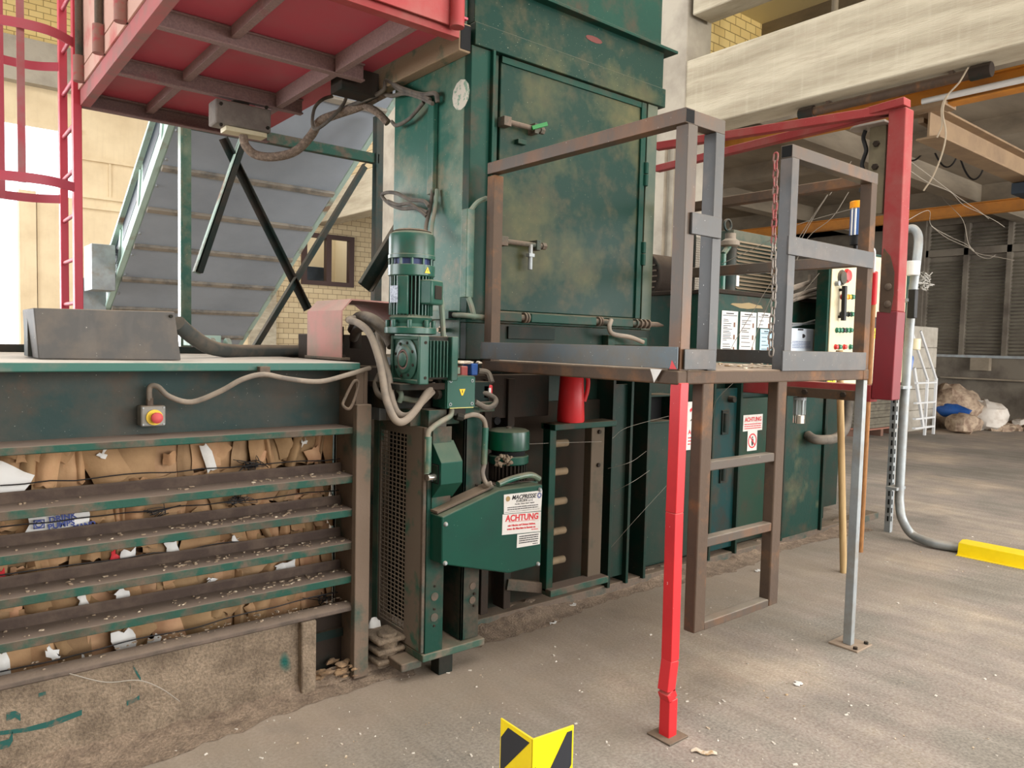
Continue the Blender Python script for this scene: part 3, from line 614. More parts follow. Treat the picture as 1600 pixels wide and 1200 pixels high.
m = MB()
for zc, zh in ((1.09, .17), (.91, .14), (.755, .14), (.6, .14), (.42, .26)):
    x = XL + .08
    while x < 1.58:
        w = q.choice((.03, .05, .07, .09, .11, .14)) * q.uniform(.8, 1.2)
        scrap(m, x + w / 2, zc + q.uniform(-.02, .02), w * 1.12, zh * q.uniform(.9, 1.45), 3.375 - q.uniform(0, .045), q.gauss(0, .16), q.uniform(.004, .034), 7, tilt=q.uniform(-.3, .3), jag=.006)
        x += w * .86
    for i in range(20):
        scrap(m, q.uniform(XL + .1, 1.53), zc + q.uniform(-.06, .06), q.uniform(.04, .12), q.uniform(.05, .13), 3.335 - q.uniform(0, .02), q.uniform(-.9, .9), q.uniform(.0, .02), 6, tilt=q.uniform(-.3, .3), jag=.005)
m.build('flattened_boxes', CARD, ba)
def paper(px, py, w, h, ang, mt=PAPER, y=3.315, name='white_scrap'):
    c = P(px, py, y=y - .018); m = MB(); scrap(m, c.x, c.z, w, h, y - .018, ang, .004, 4, 0, .003, .012); return m.build(name, mt, ba)
for a in ((8, 750, .16, .1, -.5), (325, 714, .028, .12, .3), (160, 711, .03, .022, .2), (200, 870, .05, .05, .1), (268, 857, .06, .05, .1), (448, 886, .09, .05, .1), (368, 846, .025, .04, 0), (128, 941, .03, .06, 0), (190, 931, .04, .05, .2),
          (195, 1003, .075, .1, .1), (243, 1003, .045, .05, .3), (130, 1032, .045, .03, .6), (2, 1045, .05, .13, .2), (522, 948, .05, .03, .5), (83, 1020, .03, .05, .7), (440, 890, .05, .05, -.2), (330, 905, .03, .03, .3), (475, 690, .03, .02, .4)): paper(*a)
rs = paper(178, 870, .03, .05, .1, INKR, name='red_scrap'); paper(538, 928, .018, .03, .1, INKR, name='red_scrap'); paper(4, 898, .03, .04, .1, INKR, name='red_scrap')
dp = paper(92, 818, .21, .085, .06, PAPER, 3.303, 'printed_white_carton'); dp['label'] = 'white printed carton'
o = P(80, 813, y=3.268); UX = (1, 0, .1); UY = (-.1, 0, 1)
text('lettering', 'DRINK', INKB, dp, P(98, 809, y=3.268), UX, UY, .03, bold=.001); text('lettering', 'PUMPS', INKB, dp, P(96, 820, y=3.268), UX, UY, .03, bold=.001)
text('lettering', 'MAND', INKB, dp, P(132, 821, y=3.268), UX, UY, .026, bold=.001)
e = P(61, 819, y=3.268); MB().ringtube((e.x, 3.268, e.z), (e.x, 3.266, e.z), .013, .004).box(e.x - .018, e.x + .018, 3.266, 3.268, e.z + .013, e.z + .017).box(e.x - .018, e.x + .018, 3.266, 3.268, e.z - .017, e.z - .013).box(e.x - .018, e.x - .014, 3.266, 3.268, e.z - .017, e.z + .017).box(e.x + .014, e.x + .018, 3.266, 3.268, e.z - .017, e.z + .017).build('printed_mark', INKB, dp)
for (pa, pb) in (((0, 758), (545, 714)), ((0, 822), (560, 762)), ((0, 898), (560, 822)), ((60, 960), (555, 880)), ((0, 1050), (545, 922))):
    n = 14; pts = []
    for i in range(n + 1):
        t = i / n; v = P(pa[0] + (pb[0] - pa[0]) * t, pa[1] + (pb[1] - pa[1]) * t + q.uniform(-2.5, 2.5), y=3.264); pts.append((v.x, 3.266 - q.uniform(0, .008), v.z))
    MB().tube(pts, .0028, 5, 2).build('bale_wire', WIRE_D, ba)
def tangle(name, px, py, y, r, n, mt, lab, cat='wire', th=.0018, seed=1, parent=None):
    g = random.Random(seed); c = P(px, py, y=y); m = MB()
    for i in range(n):
        pts = []; d = Vector((g.uniform(-1, 1), g.uniform(-.3, .3), g.uniform(-.6, .6)))
        for k in range(5):
            pts.append(c + Vector((g.gauss(0, r), -abs(g.gauss(0, r * .3)), g.gauss(0, r * .55))))
        m.tube(pts, th, 4, 3)
    o = m.build(name, mt, parent); 
    return tag(o, lab, cat) if parent is None else o
tangle('wire_tangle', 390, 726, 3.3, .035, 9, WIRE_D, '', seed=2, parent=ba); tangle('wire_tangle', 505, 935, 3.29, .03, 7, WIRE_D, '', seed=5, parent=ba); tangle('wire_tangle', 372, 782, 3.29, .03, 6, WIRE_D, '', seed=6, parent=ba)
tangle('wire_tangle', 245, 800, 3.29, .025, 5, WIRE_D, '', seed=8, parent=ba)
wl = MB().tube([P(84, 1045, y=3.14), P(110, 1053, y=3.09), P(165, 1066, y=3.05), P(215, 1063, y=3.03), P(250, 1075, y=3.03), P(281, 1096, y=3.06)], .0022, 6, 5)
tag(wl.build('loose_wire', WIRE), 'single pale loose wire curving over the dusty chamber base', 'wire')
# debris lying on the rail ledges (uncountable)
m = MB(); g = random.Random(5)
for zt in (.969, .812, .657, .5, .362):
    for i in range(90 if zt < .95 else 40):
        x = g.uniform(.2, 1.6); x = x if g.random() < .45 else g.uniform(.8, 1.6)
        y0 = g.uniform(3.13, 3.22); r = g.uniform(.002, .006); m.blob((x, y0, zt + r * .5), r * g.uniform(.8, 2.5), r, r * .7, 6, 4, .35, i)
tag(m.build('rail_debris', mat('shredded_debris', (140, 122, 102), 1, 0, (196, 182, 160), 30, .55, .6)), 'shredded paper crumbs lying on the chamber rail ledges', 'debris', kind='stuff')
# dirt ridge along the foot of the chamber and machine
m = MB(); g = random.Random(9); n = 150; rows = []
for i in range(n + 1):
    x = -.7 + i * 7.4 / n; yb = 3.13 if x < 1.9 else 3.28; wv = .10 + .05 * math.sin(x * 3.1) + g.uniform(-.02, .02); h = .045 + .02 * math.sin(x * 5) + g.uniform(-.012, .012)
    if 1.75 < x < 2.35: h *= .7
    rows.append([m.bm.verts.new(v) for v in ((x, yb - wv - .08, .0015), (x, yb - wv * .7, h * .25), (x, yb - wv * .3, h * .7), (x, yb + .03, h))])
for A_, B_ in zip(rows, rows[1:]):
    for j in range(3): m.bm.faces.new([A_[j], B_[j], B_[j + 1], A_[j + 1]])
tag(m.build('dirt_ridge', DIRT), 'ridge of brown press dust along the foot of the machine', 'dirt', kind='stuff')
m = MB()
for i in range(26):
    x = g.uniform(1.44, 1.6); y0 = g.uniform(3.06, 3.2); r = g.uniform(.008, .022); m.blob((x, y0, .03 + g.uniform(0, .05)), r * 1.6, r, r * .6, 7, 5, .4, i)
tag(m.build('pocket_litter', mat('pocket_litter_brown', (150, 122, 92), .95, 0, (112, 92, 72), 20, .4, .6)), 'brown paper scraps caught in the pocket at the base end', 'litter', kind='stuff')
gb_ = MB().box(1.3, 1.48, 4.62, 4.76, 1.535, 1.60).build('pale_green_box', MINT, bevel=.004); tag(gb_, 'small pale green box on chamber top left of the red cover', 'box')
sk = MB(); c = P(546, 618, y=3.05); sk.tube([(c.x - .02, 3.06, c.z - .02), (c.x - .03, 3.05, c.z - .045), (c.x - .005, 3.045, c.z - .06), (c.x + .02, 3.05, c.z - .03), (c.x + .055, 3.07, c.z + .05), (c.x + .03, 3.07, c.z + .06)], .007, 8, 5, closed=True)
tag(sk.build('steel_shackle', DIRTY), 'dirty steel shackle hanging at the chamber end beside the rusty post', 'shackle')
g = random.Random(4); BARE = mat('bare_green_paint', (24, 78, 72), .5, 0, (90, 84, 72), 30, .5, .6)
for stroke, wd in (([(0, 1146), (40, 1140), (80, 1130), (128, 1112)], 5), ([(10, 1122), (24, 1116), (32, 1122)], 8), ([(208, 1040), (214, 1052), (220, 1062)], 3), ([(204, 1068), (203, 1085)], 2), ([(198, 1099), (210, 1094), (218, 1090)], 4), ([(60, 1086), (72, 1082)], 3), ([(0, 1165), (14, 1160), (20, 1150)], 7)):
    up_ = [P(x, y - wd * g.uniform(.5, 1.2), y=3.1185) for x, y in stroke]; dn_ = [P(x, y + wd * g.uniform(.5, 1.2), y=3.1185) for x, y in stroke]
    sc = MB()
    for i in range(len(stroke) - 1): sc.hexa([dn_[i], dn_[i + 1], up_[i + 1], up_[i]], [v + Vector((0, .003, 0)) for v in (dn_[i], dn_[i + 1], up_[i + 1], up_[i])])
    sc.build('bare_paint_scrape', BARE, ch)
# ================================================================ tower (feed hopper)  X 2.32..3.81, Y 3.25..4.05
tw = thing('hopper_tower', 'tall green hopper tower with a big access door above the platform', 'hopper', (3.06, 3.65, 1.4))
X0, X1, YF, YR = 2.32, 3.81, 3.25, 4.04
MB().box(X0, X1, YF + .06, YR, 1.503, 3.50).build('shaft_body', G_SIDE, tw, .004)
m = MB(); m.box(X0, 2.445, YF, YF + .059, 1.702, 3.149).box(2.445, 2.462, YF - .025, YF + .058, 1.702, 3.148).box(2.462, 2.515, YF + .02, YF + .057, 1.702, 3.147)
m.build('left_jamb', G_TOWER, tw, .003)
m = MB(); m.box(3.715, X1, YF, YF + .059, 1.702, 3.149).box(3.703, 3.715, YF + .03, YF + .058, 1.702, 3.148); m.build('right_jamb', mat('green_paint_grimy', (52, 68, 54), .5, 0, (88, 88, 66), 3, .42, .68, DUST, chips=(150, 150, 130), chip_t=.73), tw, .003)
MB().box(X0 + .01, 3.865, YF - .015, YF + .1, 3.15, 3.268).build('lintel_band', G_DOOR, tw, .004)
MB().box(X0 + .01, 3.845, YF - .005, YF + .1, 3.268, 3.50).build('header_panel', G_DOOR, tw, .003)
MB().box(X0 + .0, 3.92, YF - .06, YR + .05, 3.495, 3.512).build('header_flange', G_TOWER, tw, .002)
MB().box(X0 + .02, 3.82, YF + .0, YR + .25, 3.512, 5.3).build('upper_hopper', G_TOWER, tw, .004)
a, b_ = P(935, 58, y=YF - .012), P(958, 66, y=YF - .012)
m = MB(); m.prism([(a.x + .07 * math.cos(i * .63) - .03, a.z - .02 + .018 * math.sin(i * .63)) for i in range(10)], 'y', YF - .007, YF - .004); m.build('primer_spot', mat('red_primer', (96, 44, 38), .7), tw)
dr = MB().box(2.525, 3.70, YF + .012, YF + .055, 1.775, 3.145).build('access_door', G_DOOR, tw, .005)
m = MB(); m.box(2.525, 3.70, YF + .002, YF + .012, 3.11, 3.145).box(3.655, 3.70, YF - .002, YF + .012, 1.775, 3.145); m.build('door_edge', G_TOWER, dr, .002)
for px_, py_ in ((1008, 272), (1003, 396)):
    c = P(px_, py_, y=YF - .005)
    h = MB(); h.cyl((3.708, YF - .004, c.z - .075), (3.708, YF - .004, c.z - .002), .017, n=14).cyl((3.708, YF - .004, c.z + .002), (3.708, YF - .004, c.z + .075), .017, n=14); h.build('door_hinge', G_TOWER, dr, .002)
for (l0, l1, gz) in (((790, 190), (843, 203), 0), ((785, 377), (846, 384), 1)):
    p0, p1 = P(*l0, y=YF - .03), P(*l1, y=YF - .03); z = (p0.z + p1.z) / 2
    lt = MB(); lt.cyl((p0.x, YF - .03, z), (p1.x, YF - .03, z), .014).box(p0.x - .02, p0.x + .03, YF - .045, YF + .012, z - .025, z + .025).box(p1.x - .05, p1.x - .02, YF - .05, YF + .012, z - .028, z + .028)
    lt.cyl((p1.x, YF - .03, z), (p1.x + .03, YF - .03, z), .021, n=6)
    L_ = lt.build('door_latch', DIRTY, dr, .002)
    if gz == 0:
        MB().beam((p1.x - .07, YF - .045, z - .005), (p1.x + .02, YF - .07, z + .03), .016, .022).build('green_handle', mat('bright_green_handle', (22, 112, 46), .45), L_, .002)
        MB().box(p0.x + .1, p0.x + .16, YF - .02, YF + .012, z - .095, z - .07).build('lug', G_TOWER, L_, .002)
    else:
        MB().cyl((p1.x - .085, YF - .035, z), (p1.x - .085, YF - .035, z - .14), .013).box(p1.x - .105, p1.x - .065, YF - .05, YF - .02, z - .07, z - .05).build('t_handle', GALV, L_, .002)
# lock bars below the door
m = MB()
for x0, x1 in ((2.45, 2.66), (2.73, 3.25), (3.38, 3.58)): m.box(x0, x1, YF - .055, YF + .012, 1.715, 1.765)
m.box(2.47, 3.70, YF - .01, YF + .056, 1.703, 1.772)
m.build('lock_rail', G_TOWER, tw, .004)
m = MB()
m.tube([(2.66, YF - .03, 1.74), (3.84, YF - .03, 1.74)], .017, 10, 1)
for x in (2.69, 2.71, 3.28, 3.3, 3.62, 3.66, 3.70, 3.74): m.cyl((x, YF - .03, 1.74), (x + .012, YF - .03, 1.74), .03, n=14)
m.cyl((3.84, YF - .03, 1.74), (3.9, YF - .03, 1.735), .017, .006)
m.build('lock_bolt', DIRTY, tw)
MB().tube([P(955, 500, y=3.17), P(952, 512, y=3.15), P(958, 522, y=3.14), P(985, 527, y=3.14), P(1005, 535, y=3.13)], .014, 10, 5).build('bolt_lever', RUBBER_P, tw)
m = MB(); m.box(2.322, 3.808, YF + .002, YF + .059, 1.503, 1.70); m.build('sill_plate', G_BODY, tw, .003)
MB().box(2.60, 2.95, YF - .012, YF, 1.62, 1.69).build('sill_slot', G_DARK, tw, .002)
MB().box(3.40, 3.74, YF - .035, YF, 1.60, 1.65).box(3.36, 3.42, YF - .05, YF, 1.585, 1.66).build('sill_hook_bar', G_TOWER, tw, .003)
# left face fittings
c0 = P(720, 148, x=X0)
g = random.Random(4); m = MB()
m.hexa([(X0 - .004, c0.y + .075 * math.cos(i * .52) * g.uniform(.75, 1.1), c0.z + .075 * math.sin(i * .52) * g.uniform(.75, 1.1)) for i in range(12)], [(X0, c0.y + .08 * math.cos(i * .52), c0.z + .08 * math.sin(i * .52)) for i in range(12)])
m.build('side_highlight', mat('painted_highlight_white', (196, 190, 176), .9, 0, (120, 150, 130), 30, .5, .6, bump=.4), tw)  # whitish window reflection painted on as a raised patch
MB().box(X0 - .075, X0, 3.26, 4.35, 3.105, 3.25).build('support_tube', mat('dust_caked_green', (140, 120, 96), .9, 0, (50, 92, 76), 4, .56, .7, (160, 140, 116), bump=.5, bscale=90), tw, .006)
MB().box(X0 - .067, X0 - .005, 3.255, 3.262, 3.115, 3.24).build('tube_mouth_shade', HOLE_SHADE, tw)  # black plate gives the tube end its inner shade
MB().box(X0 - .03, X0, 3.56, 3.62, 2.42, 2.95).build('cable_duct', G_SIDE, tw, .004)
MB().box(X0 - .05, X0 - .0, 3.19, 3.245, 1.83, 2.29).build('corner_trunking', G_SIDE, tw, .004)
MB().tube([(2.30, 3.21, 2.28), (2.34, 3.2, 2.33), (2.40, 3.2, 2.36)], .013, 8, 4).build('trunking_conduit', HOSE_G, tw); MB().tube([(2.295, 3.2, 1.83), (2.31, 3.19, 1.78), (2.33, 3.19, 1.72)], .014, 8, 4).build('trunking_conduit', HOSE_G, tw)
m = MB(); m.box(X0 - .06, X0, 3.33, 3.75, 1.715, 1.765); m.build('pipe_bracket', G_SIDE, tw, .003)
MB().box(X0 - .062, X0 - .01, 3.325, 3.331, 1.722, 1.758).build('bracket_mouth_shade', HOLE_SHADE, tw)  # black plate painted as the bracket's shaded inside
MB().tube([(X0 - .03, 3.33, 1.74), (X0 - .03, 3.2, 1.735), (2.45, 3.17, 1.725)], .014, 10, 4).build('pipe', HOSE_G, tw)
MB().cyl((X0, 3.45, 1.66), (X0 - .05, 3.45, 1.66), .012, n=8).cyl((X0 - .03, 3.45, 1.66), (X0 - .035, 3.45, 1.66), .02, n=8).build('grease_nipple', CHROME, tw)
# cables on the left face
cb = thing('tower_cables', 'bundle of dusty grey cables looped and dropping on tower side to motor', 'cables', (2.25, 3.7, 2.1))
def cab(name, pts, r, x=None, y=None, mt=RUBBER, sub=6):
    return MB().tube([P(a, b, x=x if len(r_) == 0 else r_[0]) if x is not None else P(a, b, y=y) for a, b, *r_ in pts], r, 10, sub).build(name, mt, cb)
cab('cable_loop', [(672, 156), (650, 147), (628, 143), (608, 128), (598, 128), (597, 142), (610, 150), (632, 146), (655, 152), (676, 162)], .012, x=2.27)
cab('cable_loop', [(540, 168, 2.2), (580, 152, 2.22), (600, 140, 2.24), (604, 126, 2.25), (628, 138, 2.26), (660, 148, 2.27), (680, 146, 2.28), (684, 160, 2.29)], .013, x=2.26)
cab('cable_drop', [(662, 160), (640, 185), (620, 196), (612, 190)], .011, x=2.27)
cab('cable_loop', [(668, 332), (650, 325), (628, 326), (608, 318), (597, 306), (604, 301), (620, 302), (640, 312), (662, 314), (670, 322)], .011, x=2.26)
cab('cable_loop', [(666, 338), (655, 328), (640, 318), (622, 320), (606, 314)], .010, x=2.25)
cab('cable_drop', [(676, 296, 2.3), (672, 325, 2.28), (666, 352, 2.24), (665, 376, 2.18)], .011, x=2.24)
cab('cable_drop', [(683, 296, 2.3), (680, 325, 2.28), (675, 352, 2.24), (674, 376, 2.18)], .011, x=2.24, mt=HOSE_G)

# ================================================================ raised red platform with caged ladder
rp = thing('red_gantry_platform', 'raised dusty red steel platform beside tower with toe boards', 'platform', (1.5, 4.5, 3.1))
XA, XB, YA, YB2 = .92, 2.2, 3.12, 5.8
MB().box(XA, XB, YA, YB2, 3.2, 3.21).build('deck', RED_PLAT, rp)
for y in (4.03, 4.9): MB().ibeam((XA + .012, y, 3.1495), (XB - .1, y, 3.1495), .05, .098, .01).build('cross_joist', JOIST, rp, .002)
for (x, y0, y1) in ((1.35, YA, 4.03), (1.35, 4.03, 4.9), (1.35, 4.9, YB2), (1.93, YA, 4.03), (1.93, 4.03, 4.9), (1.93, 4.9, YB2)):
    MB().box(x - .022, x + .022, y0 + .03, y1 - .03, 3.105 if x > 1.6 else 3.14, 3.2).build('stringer', JOIST, rp, .002)
MB().chan((XA, YA - .02, 3.15), (XA, YB2, 3.15), .1, .06, .01, up=(1, 0, 0)).build('edge_channel', mat('edge_channel_red', (170, 96, 96), .8, 0, (140, 104, 98), 5, .45, .65, DUST), rp, .002)
MB().chan((XA + .011, YB2, 3.149), (XB, YB2, 3.149), .1, .06, .01, up=(0, -1, 0)).build('edge_channel', JOIST, rp, .002)
MB().chan((XA + .011, YA, 3.149), (XB - .05, YA, 3.149), .1, .06, .01, up=(0, 1, 0)).build('edge_channel', RED_OLD, rp, .002)
MB().box(XA - .012, XA, YA, YB2, 3.2, 3.30).box(XA - .012, XA, YA, YB2, 3.31, 3.95).build('toe_board', PINK_DUST_LIT, rp, .002)
MB().box(XA, XB - .08, YA - .03, YA - .018, 3.13, 3.265).box(XA, XB - .08, YA - .03, YA - .018, 3.275, 3.95).build('toe_board', RED_OLD, rp, .002)
for y in (3.45, 4.35, 4.92, 5.55):
    s_ = MB().cyl((XA - .035, y, 3.2), (XA - .035, y, 3.36), .034, n=14).build('post_socket', mat('socket_dust_red', (150, 110, 100), .85, 0, (176, 70, 76), 8, .5, .6), rp)
    MB().cyl((XA - .035, y, 3.36), (XA - .035, y, 4.3), .022, n=10).build('post', DIRTY, s_)
s_ = MB().cyl((XB - .1, YA - .05, 3.12), (XB - .1, YA - .05, 3.28), .036, n=16).build('post_socket', RED_OLD, rp); MB().cyl((XB - .1, YA - .05, 3.28), (XB - .1, YA - .05, 4.3), .024, n=12).build('post', RED_OLD, s_)
MB().box(2.0, 2.243, 4.1, 4.25, 3.06, 3.2).build('bracket', DIRTY_D, rp, .003)
MB().box(2.05, 2.2, 3.15, 4.6, 3.215, 3.33).build('side_beam', DIRTY_D, rp, .004)
ld = thing('caged_ladder', 'red vertical ladder with hooped safety cage at platform corner', 'ladder', (.92, 6.1, 0))
for y0, y1, lb in ((5.64, 5.72, 'n'), (6.2, 6.28, 'f')):
    MB().box(.88, .93, y0 + .1, y1 + .1, .05, 5.0).build('stile', mat('ladder_red_' + lb, (196, 58, 76), .5, 0, (176, 64, 76), 4, .5, .7, DUST), ld, .004)  # mauve shift of the ladder red puts haze into its colour
for i in range(17):
    z = .3 + i * .30
    MB().cyl((.905, 5.8, z), (.905, 6.32, z), .014, n=10).build('rung', RED_PLAT, ld)
def hoop(z):
    pts = [(.90, 5.76, z), (.72, 5.62, z), (.48, 5.64, z), (.26, 5.78, z), (.18, 6.02, z), (.26, 6.26, z), (.48, 6.42, z), (.72, 6.44, z), (.90, 6.32, z)]
    m = MB(); n = []
    ext = [Vector(p) for p in pts]
    pl_ = []
    for i in range(len(ext) - 1):
        a_, b_, c_, d_ = ext[max(i - 1, 0)], ext[i], ext[i + 1], ext[min(i + 2, len(ext) - 1)]
        for k in range(5):
            t = k / 5; pl_.append(.5 * ((2 * b_) + (c_ - a_) * t + (2 * a_ - 5 * b_ + 4 * c_ - d_) * t * t + (3 * b_ - a_ - 3 * c_ + d_) * t ** 3))
    pl_.append(ext[-1]); rows = []
    for i, p in enumerate(pl_):
        d = (pl_[min(i + 1, len(pl_) - 1)] - pl_[max(i - 1, 0)]).normalized(); nn = Vector((d.y, -d.x, 0)) * .004
        rows.append([m.bm.verts.new(p + nn + Vector((0, 0, s))) for s in (-.03, .03)] + [m.bm.verts.new(p - nn + Vector((0, 0, s))) for s in (.03, -.03)])
    for A_, B_ in zip(rows, rows[1:]):
        for k in range(4): m.bm.faces.new([A_[k], A_[(k + 1) % 4], B_[(k + 1) % 4], B_[k]])
    m.bm.faces.new(rows[0]); m.bm.faces.new(rows[-1][::-1])
    return m.build('cage_hoop', RED_PLAT, ld)
for z in (2.56, 3.5, 4.4): hoop(z)
for i, (x, y) in enumerate(((.26, 5.78), (.185, 6.02), (.579, 5.63), (.539, 6.42))): (MB().box(x - .021, x + .021, y - .005, y + .005, 2.53, 4.8) if i > 1 else MB().box(x - .006, x + .006, y - .022, y + .022, 2.53, 4.8)).build('cage_bar', RED_PLAT if i != 2 else mat('cage_bar_dusty', (160, 110, 110), .8, 0, (176, 84, 92), 6), ld)
jb = thing('platform_junction_box', 'dust-caked grey box hanging below red platform edge', 'box', (1.7, 4.9, 2.88))
c1, c2 = P(337, 152, y=4.85), P(424, 208, y=4.85)
MB().box(c1.x, c2.x, 4.85, 5.0, c2.z, c1.z).build('housing', mat('dust_caked_box', (130, 122, 114), .95, 0, (112, 104, 98), 9, .4, .6, DUST, bump=.5, bscale=120), jb, .012)
MB().box(c1.x + .07, c2.x - .02, 4.87, 4.98, c2.z - .03, c2.z).build('cable_entry', CREAM, jb, .004)
m = MB()
for a in ((345, 162), (416, 168), (418, 200), (345, 195)): m.bolt(P(*a, y=4.85), (0, -1, 0), .012, .012)
m.build('screw', DIRTY_D, jb)
MB().box((c1.x + c2.x) / 2 - .05, (c1.x + c2.x) / 2 + .05, 4.9, 4.96, c1.z - .01, 3.105).build('hanger', DIRTY_D, jb)
fh = thing('dusty_cable_hose', 'thick dust-furred hose sagging from grey box to the tower', 'hose', (2.1, 4.9, 2.8))
def mixp(pts): return [P(a, b, y=y) for a, b, y in pts]
MB().tube(mixp([(380, 212, 4.92), (384, 228, 4.9), (400, 242, 4.88), (430, 245, 4.82), (462, 236, 4.75), (486, 212, 4.68), (500, 190, 4.6), (525, 179, 4.5), (560, 167, 4.35), (592, 150, 4.2), (608, 142, 4.1)]), .028, 12, 6).build('main_hose', FUZZ, fh)
MB().tube(mixp([(570, 164, 4.3), (590, 176, 4.2), (606, 192, 4.15)]), .024, 10, 6).build('branch_hose', FUZZ, fh)
MB().tube(mixp([(544, 140, 4.4), (538, 160, 4.42), (524, 178, 4.45), (506, 195, 4.5), (492, 202, 4.55), (488, 190, 4.6), (492, 168, 4.62), (505, 155, 4.6), (520, 150, 4.58)]), .011, 8, 6).build('loop_cable', RUBBER, fh)

# ================================================================ incline conveyor behind
cv = thing('incline_conveyor', 'inclined grey-bottomed conveyor rising from behind to the tower', 'conveyor', (3.07, 9, 0))
sl_ = -.5687
def cz(y, d=0): return 3.66 + sl_ * (y - 7.93) + d
CA, CB, Y0, Y1 = 2.1, 4.04, 4.45, 13.6
MB().hexa([(CA, Y0, cz(Y0)), (CB, Y0, cz(Y0)), (CB, Y0, cz(Y0) + .03), (CA, Y0, cz(Y0) + .03)], [(CA, Y1, cz(Y1)), (CB, Y1, cz(Y1)), (CB, Y1, cz(Y1) + .03), (CA, Y1, cz(Y1) + .03)]).build('bottom_sheet', GREY_UNDER, cv)
MB().hexa([(CA + .05, Y0, cz(Y0) + .3), (CB - .05, Y0, cz(Y0) + .3), (CB - .05, Y0, cz(Y0) + .33), (CA + .05, Y0, cz(Y0) + .33)], [(CA + .05, Y1, cz(Y1) + .3), (CB - .05, Y1, cz(Y1) + .3), (CB - .05, Y1, cz(Y1) + .33), (CA + .05, Y1, cz(Y1) + .33)]).build('belt', BLACK, cv)
y = Y0 + .3; i = 0
while y < Y1 - .2:
    MB().beam((CA, y, cz(y) - .02), (CB, y, cz(y) - .02), .07, .04, up=(0, .49, .87)).build('cross_rib', mat('rib_dusty', (150, 142, 130), .7, 0, (110, 108, 104), 6) if i == 0 else bpy.data.materials['rib_dusty'], cv, .004)
    y += .62; i += 1
for x, d in ((CA, -1), (CB, 1)):
    m = MB(); m.hexa([(x, Y0, cz(Y0)), (x + .012 * d, Y0, cz(Y0)), (x + .012 * d, Y0, cz(Y0) + .62), (x, Y0, cz(Y0) + .62)], [(x, Y1, cz(Y1)), (x + .012 * d, Y1, cz(Y1)), (x + .012 * d, Y1, cz(Y1) + .62), (x, Y1, cz(Y1) + .62)])
    m.build('side_girder', MINT, cv)
    m = MB()
    for h in (.0, .58):
        m.hexa([(x, Y0, cz(Y0) + h), (x + .07 * d, Y0, cz(Y0) + h), (x + .07 * d, Y0, cz(Y0) + h + .05), (x, Y0, cz(Y0) + h + .05)], [(x, Y1, cz(Y1) + h), (x + .07 * d, Y1, cz(Y1) + h), (x + .07 * d, Y1, cz(Y1) + h + .05), (x, Y1, cz(Y1) + h + .05)])
    m.build('girder_flange', MINT, cv)
m = MB()
y = 7.4
while y < 13:
    m = MB(); m.hexa([(CA - .016, y, cz(y) + .36), (CA - .012, y, cz(y) + .36), (CA - .012, y, cz(y) + .57), (CA - .016, y, cz(y) + .57)], [(CA - .016, y + .8, cz(y + .8) + .36), (CA - .012, y + .8, cz(y + .8) + .36), (CA - .012, y + .8, cz(y + .8) + .57), (CA - .016, y + .8, cz(y + .8) + .57)])
    m.build('cutout_shade_sheet', NAVY, cv); y += 1.0  # dark sheet on the girder stands in for shade inside openings
y = 7.4
while y < 13: MB().beam((CA - .02, y + .1, cz(y + .1) + .05), (CA - .02, y - .1, cz(y - .1) + .57), .012, .08, up=(0, 1, .5)).build('girder_stiffener', MINT, cv); y += 1.0
for i in range(15): yb_ = 7.6 + i * .38; MB().bolt((CA + .02, yb_, cz(yb_) - .003), (0, -.49, -.87), .018, .02).build('edge_bolt', GALV, cv)
db = thing('conveyor_drive_box', 'grey sheet-metal drive box on the far left conveyor flank', 'box', (1.9, 10.5, 1.9))
a, b_ = P(147, 372, x=1.95), P(180, 430, x=1.95)
MB().box(1.76, 2.02, 10.3, 10.8, 2.12, 2.68).build('housing', GALV, db, .006)
MB().box(1.74, 2.04, 10.97, 11.2, 1.75, 2.3).build('lower_housing', GALV, db, .006)
sp = thing('conveyor_support', 'green braced steel trestle standing under the conveyor', 'support frame', (3, 7.2, 0))
YT2 = 7.15
px0, px1 = P(290, 300, y=YT2).x, P(592, 300, y=YT2).x
for x in (px0, px1): MB().chan((x, YT2, 0), (x, YT2, 3.95), .1, .06, .012, up=(0, 1, 0)).box(x - .05, x - .03, YT2 - .03, YT2, 0, 3.95).build('post', G_SIDE if x == px0 else G_PANEL, sp, .003)
z = P(500, 238, y=YT2).z
MB().angle((px0, YT2, z), (px1, YT2, z), .08, .1, .012, fx=-1).build('cross_bar', G_RAIL, sp, .002)
for (a, b_, mt) in (((388, 548), (566, 256), G_PANEL), ((352, 215), (484, 482), G_DARK), ((300, 425), (380, 195), MINT)):
    p, q_ = P(*a, y=YT2 + .05), P(*b_, y=YT2 + .05)
    MB().angle(p, q_, .07, .07, .01, up=(0, -1, 0)).build('brace', mt, sp, .002)
p, q_ = P(300, 425, y=YT2 + .02), P(378, 195, y=YT2 + .02); MB().beam(p + Vector((.06, 0, 0)), q_ + Vector((.06, 0, 0)), .05, .1, up=(0, -1, 0)).build('brace', G_DARK, sp, .002)  # pale and dark bars colour in one channel's lit and shaded faces
kb = MB().chan(P(568, 449, y=5.2), P(625, 355, y=5.2), .12, .06, .01, up=(0, -1, 0)); tag(kb.build('knee_brace', G_PANEL, bevel=.002), 'short green channel brace slanting behind the motor', 'brace')
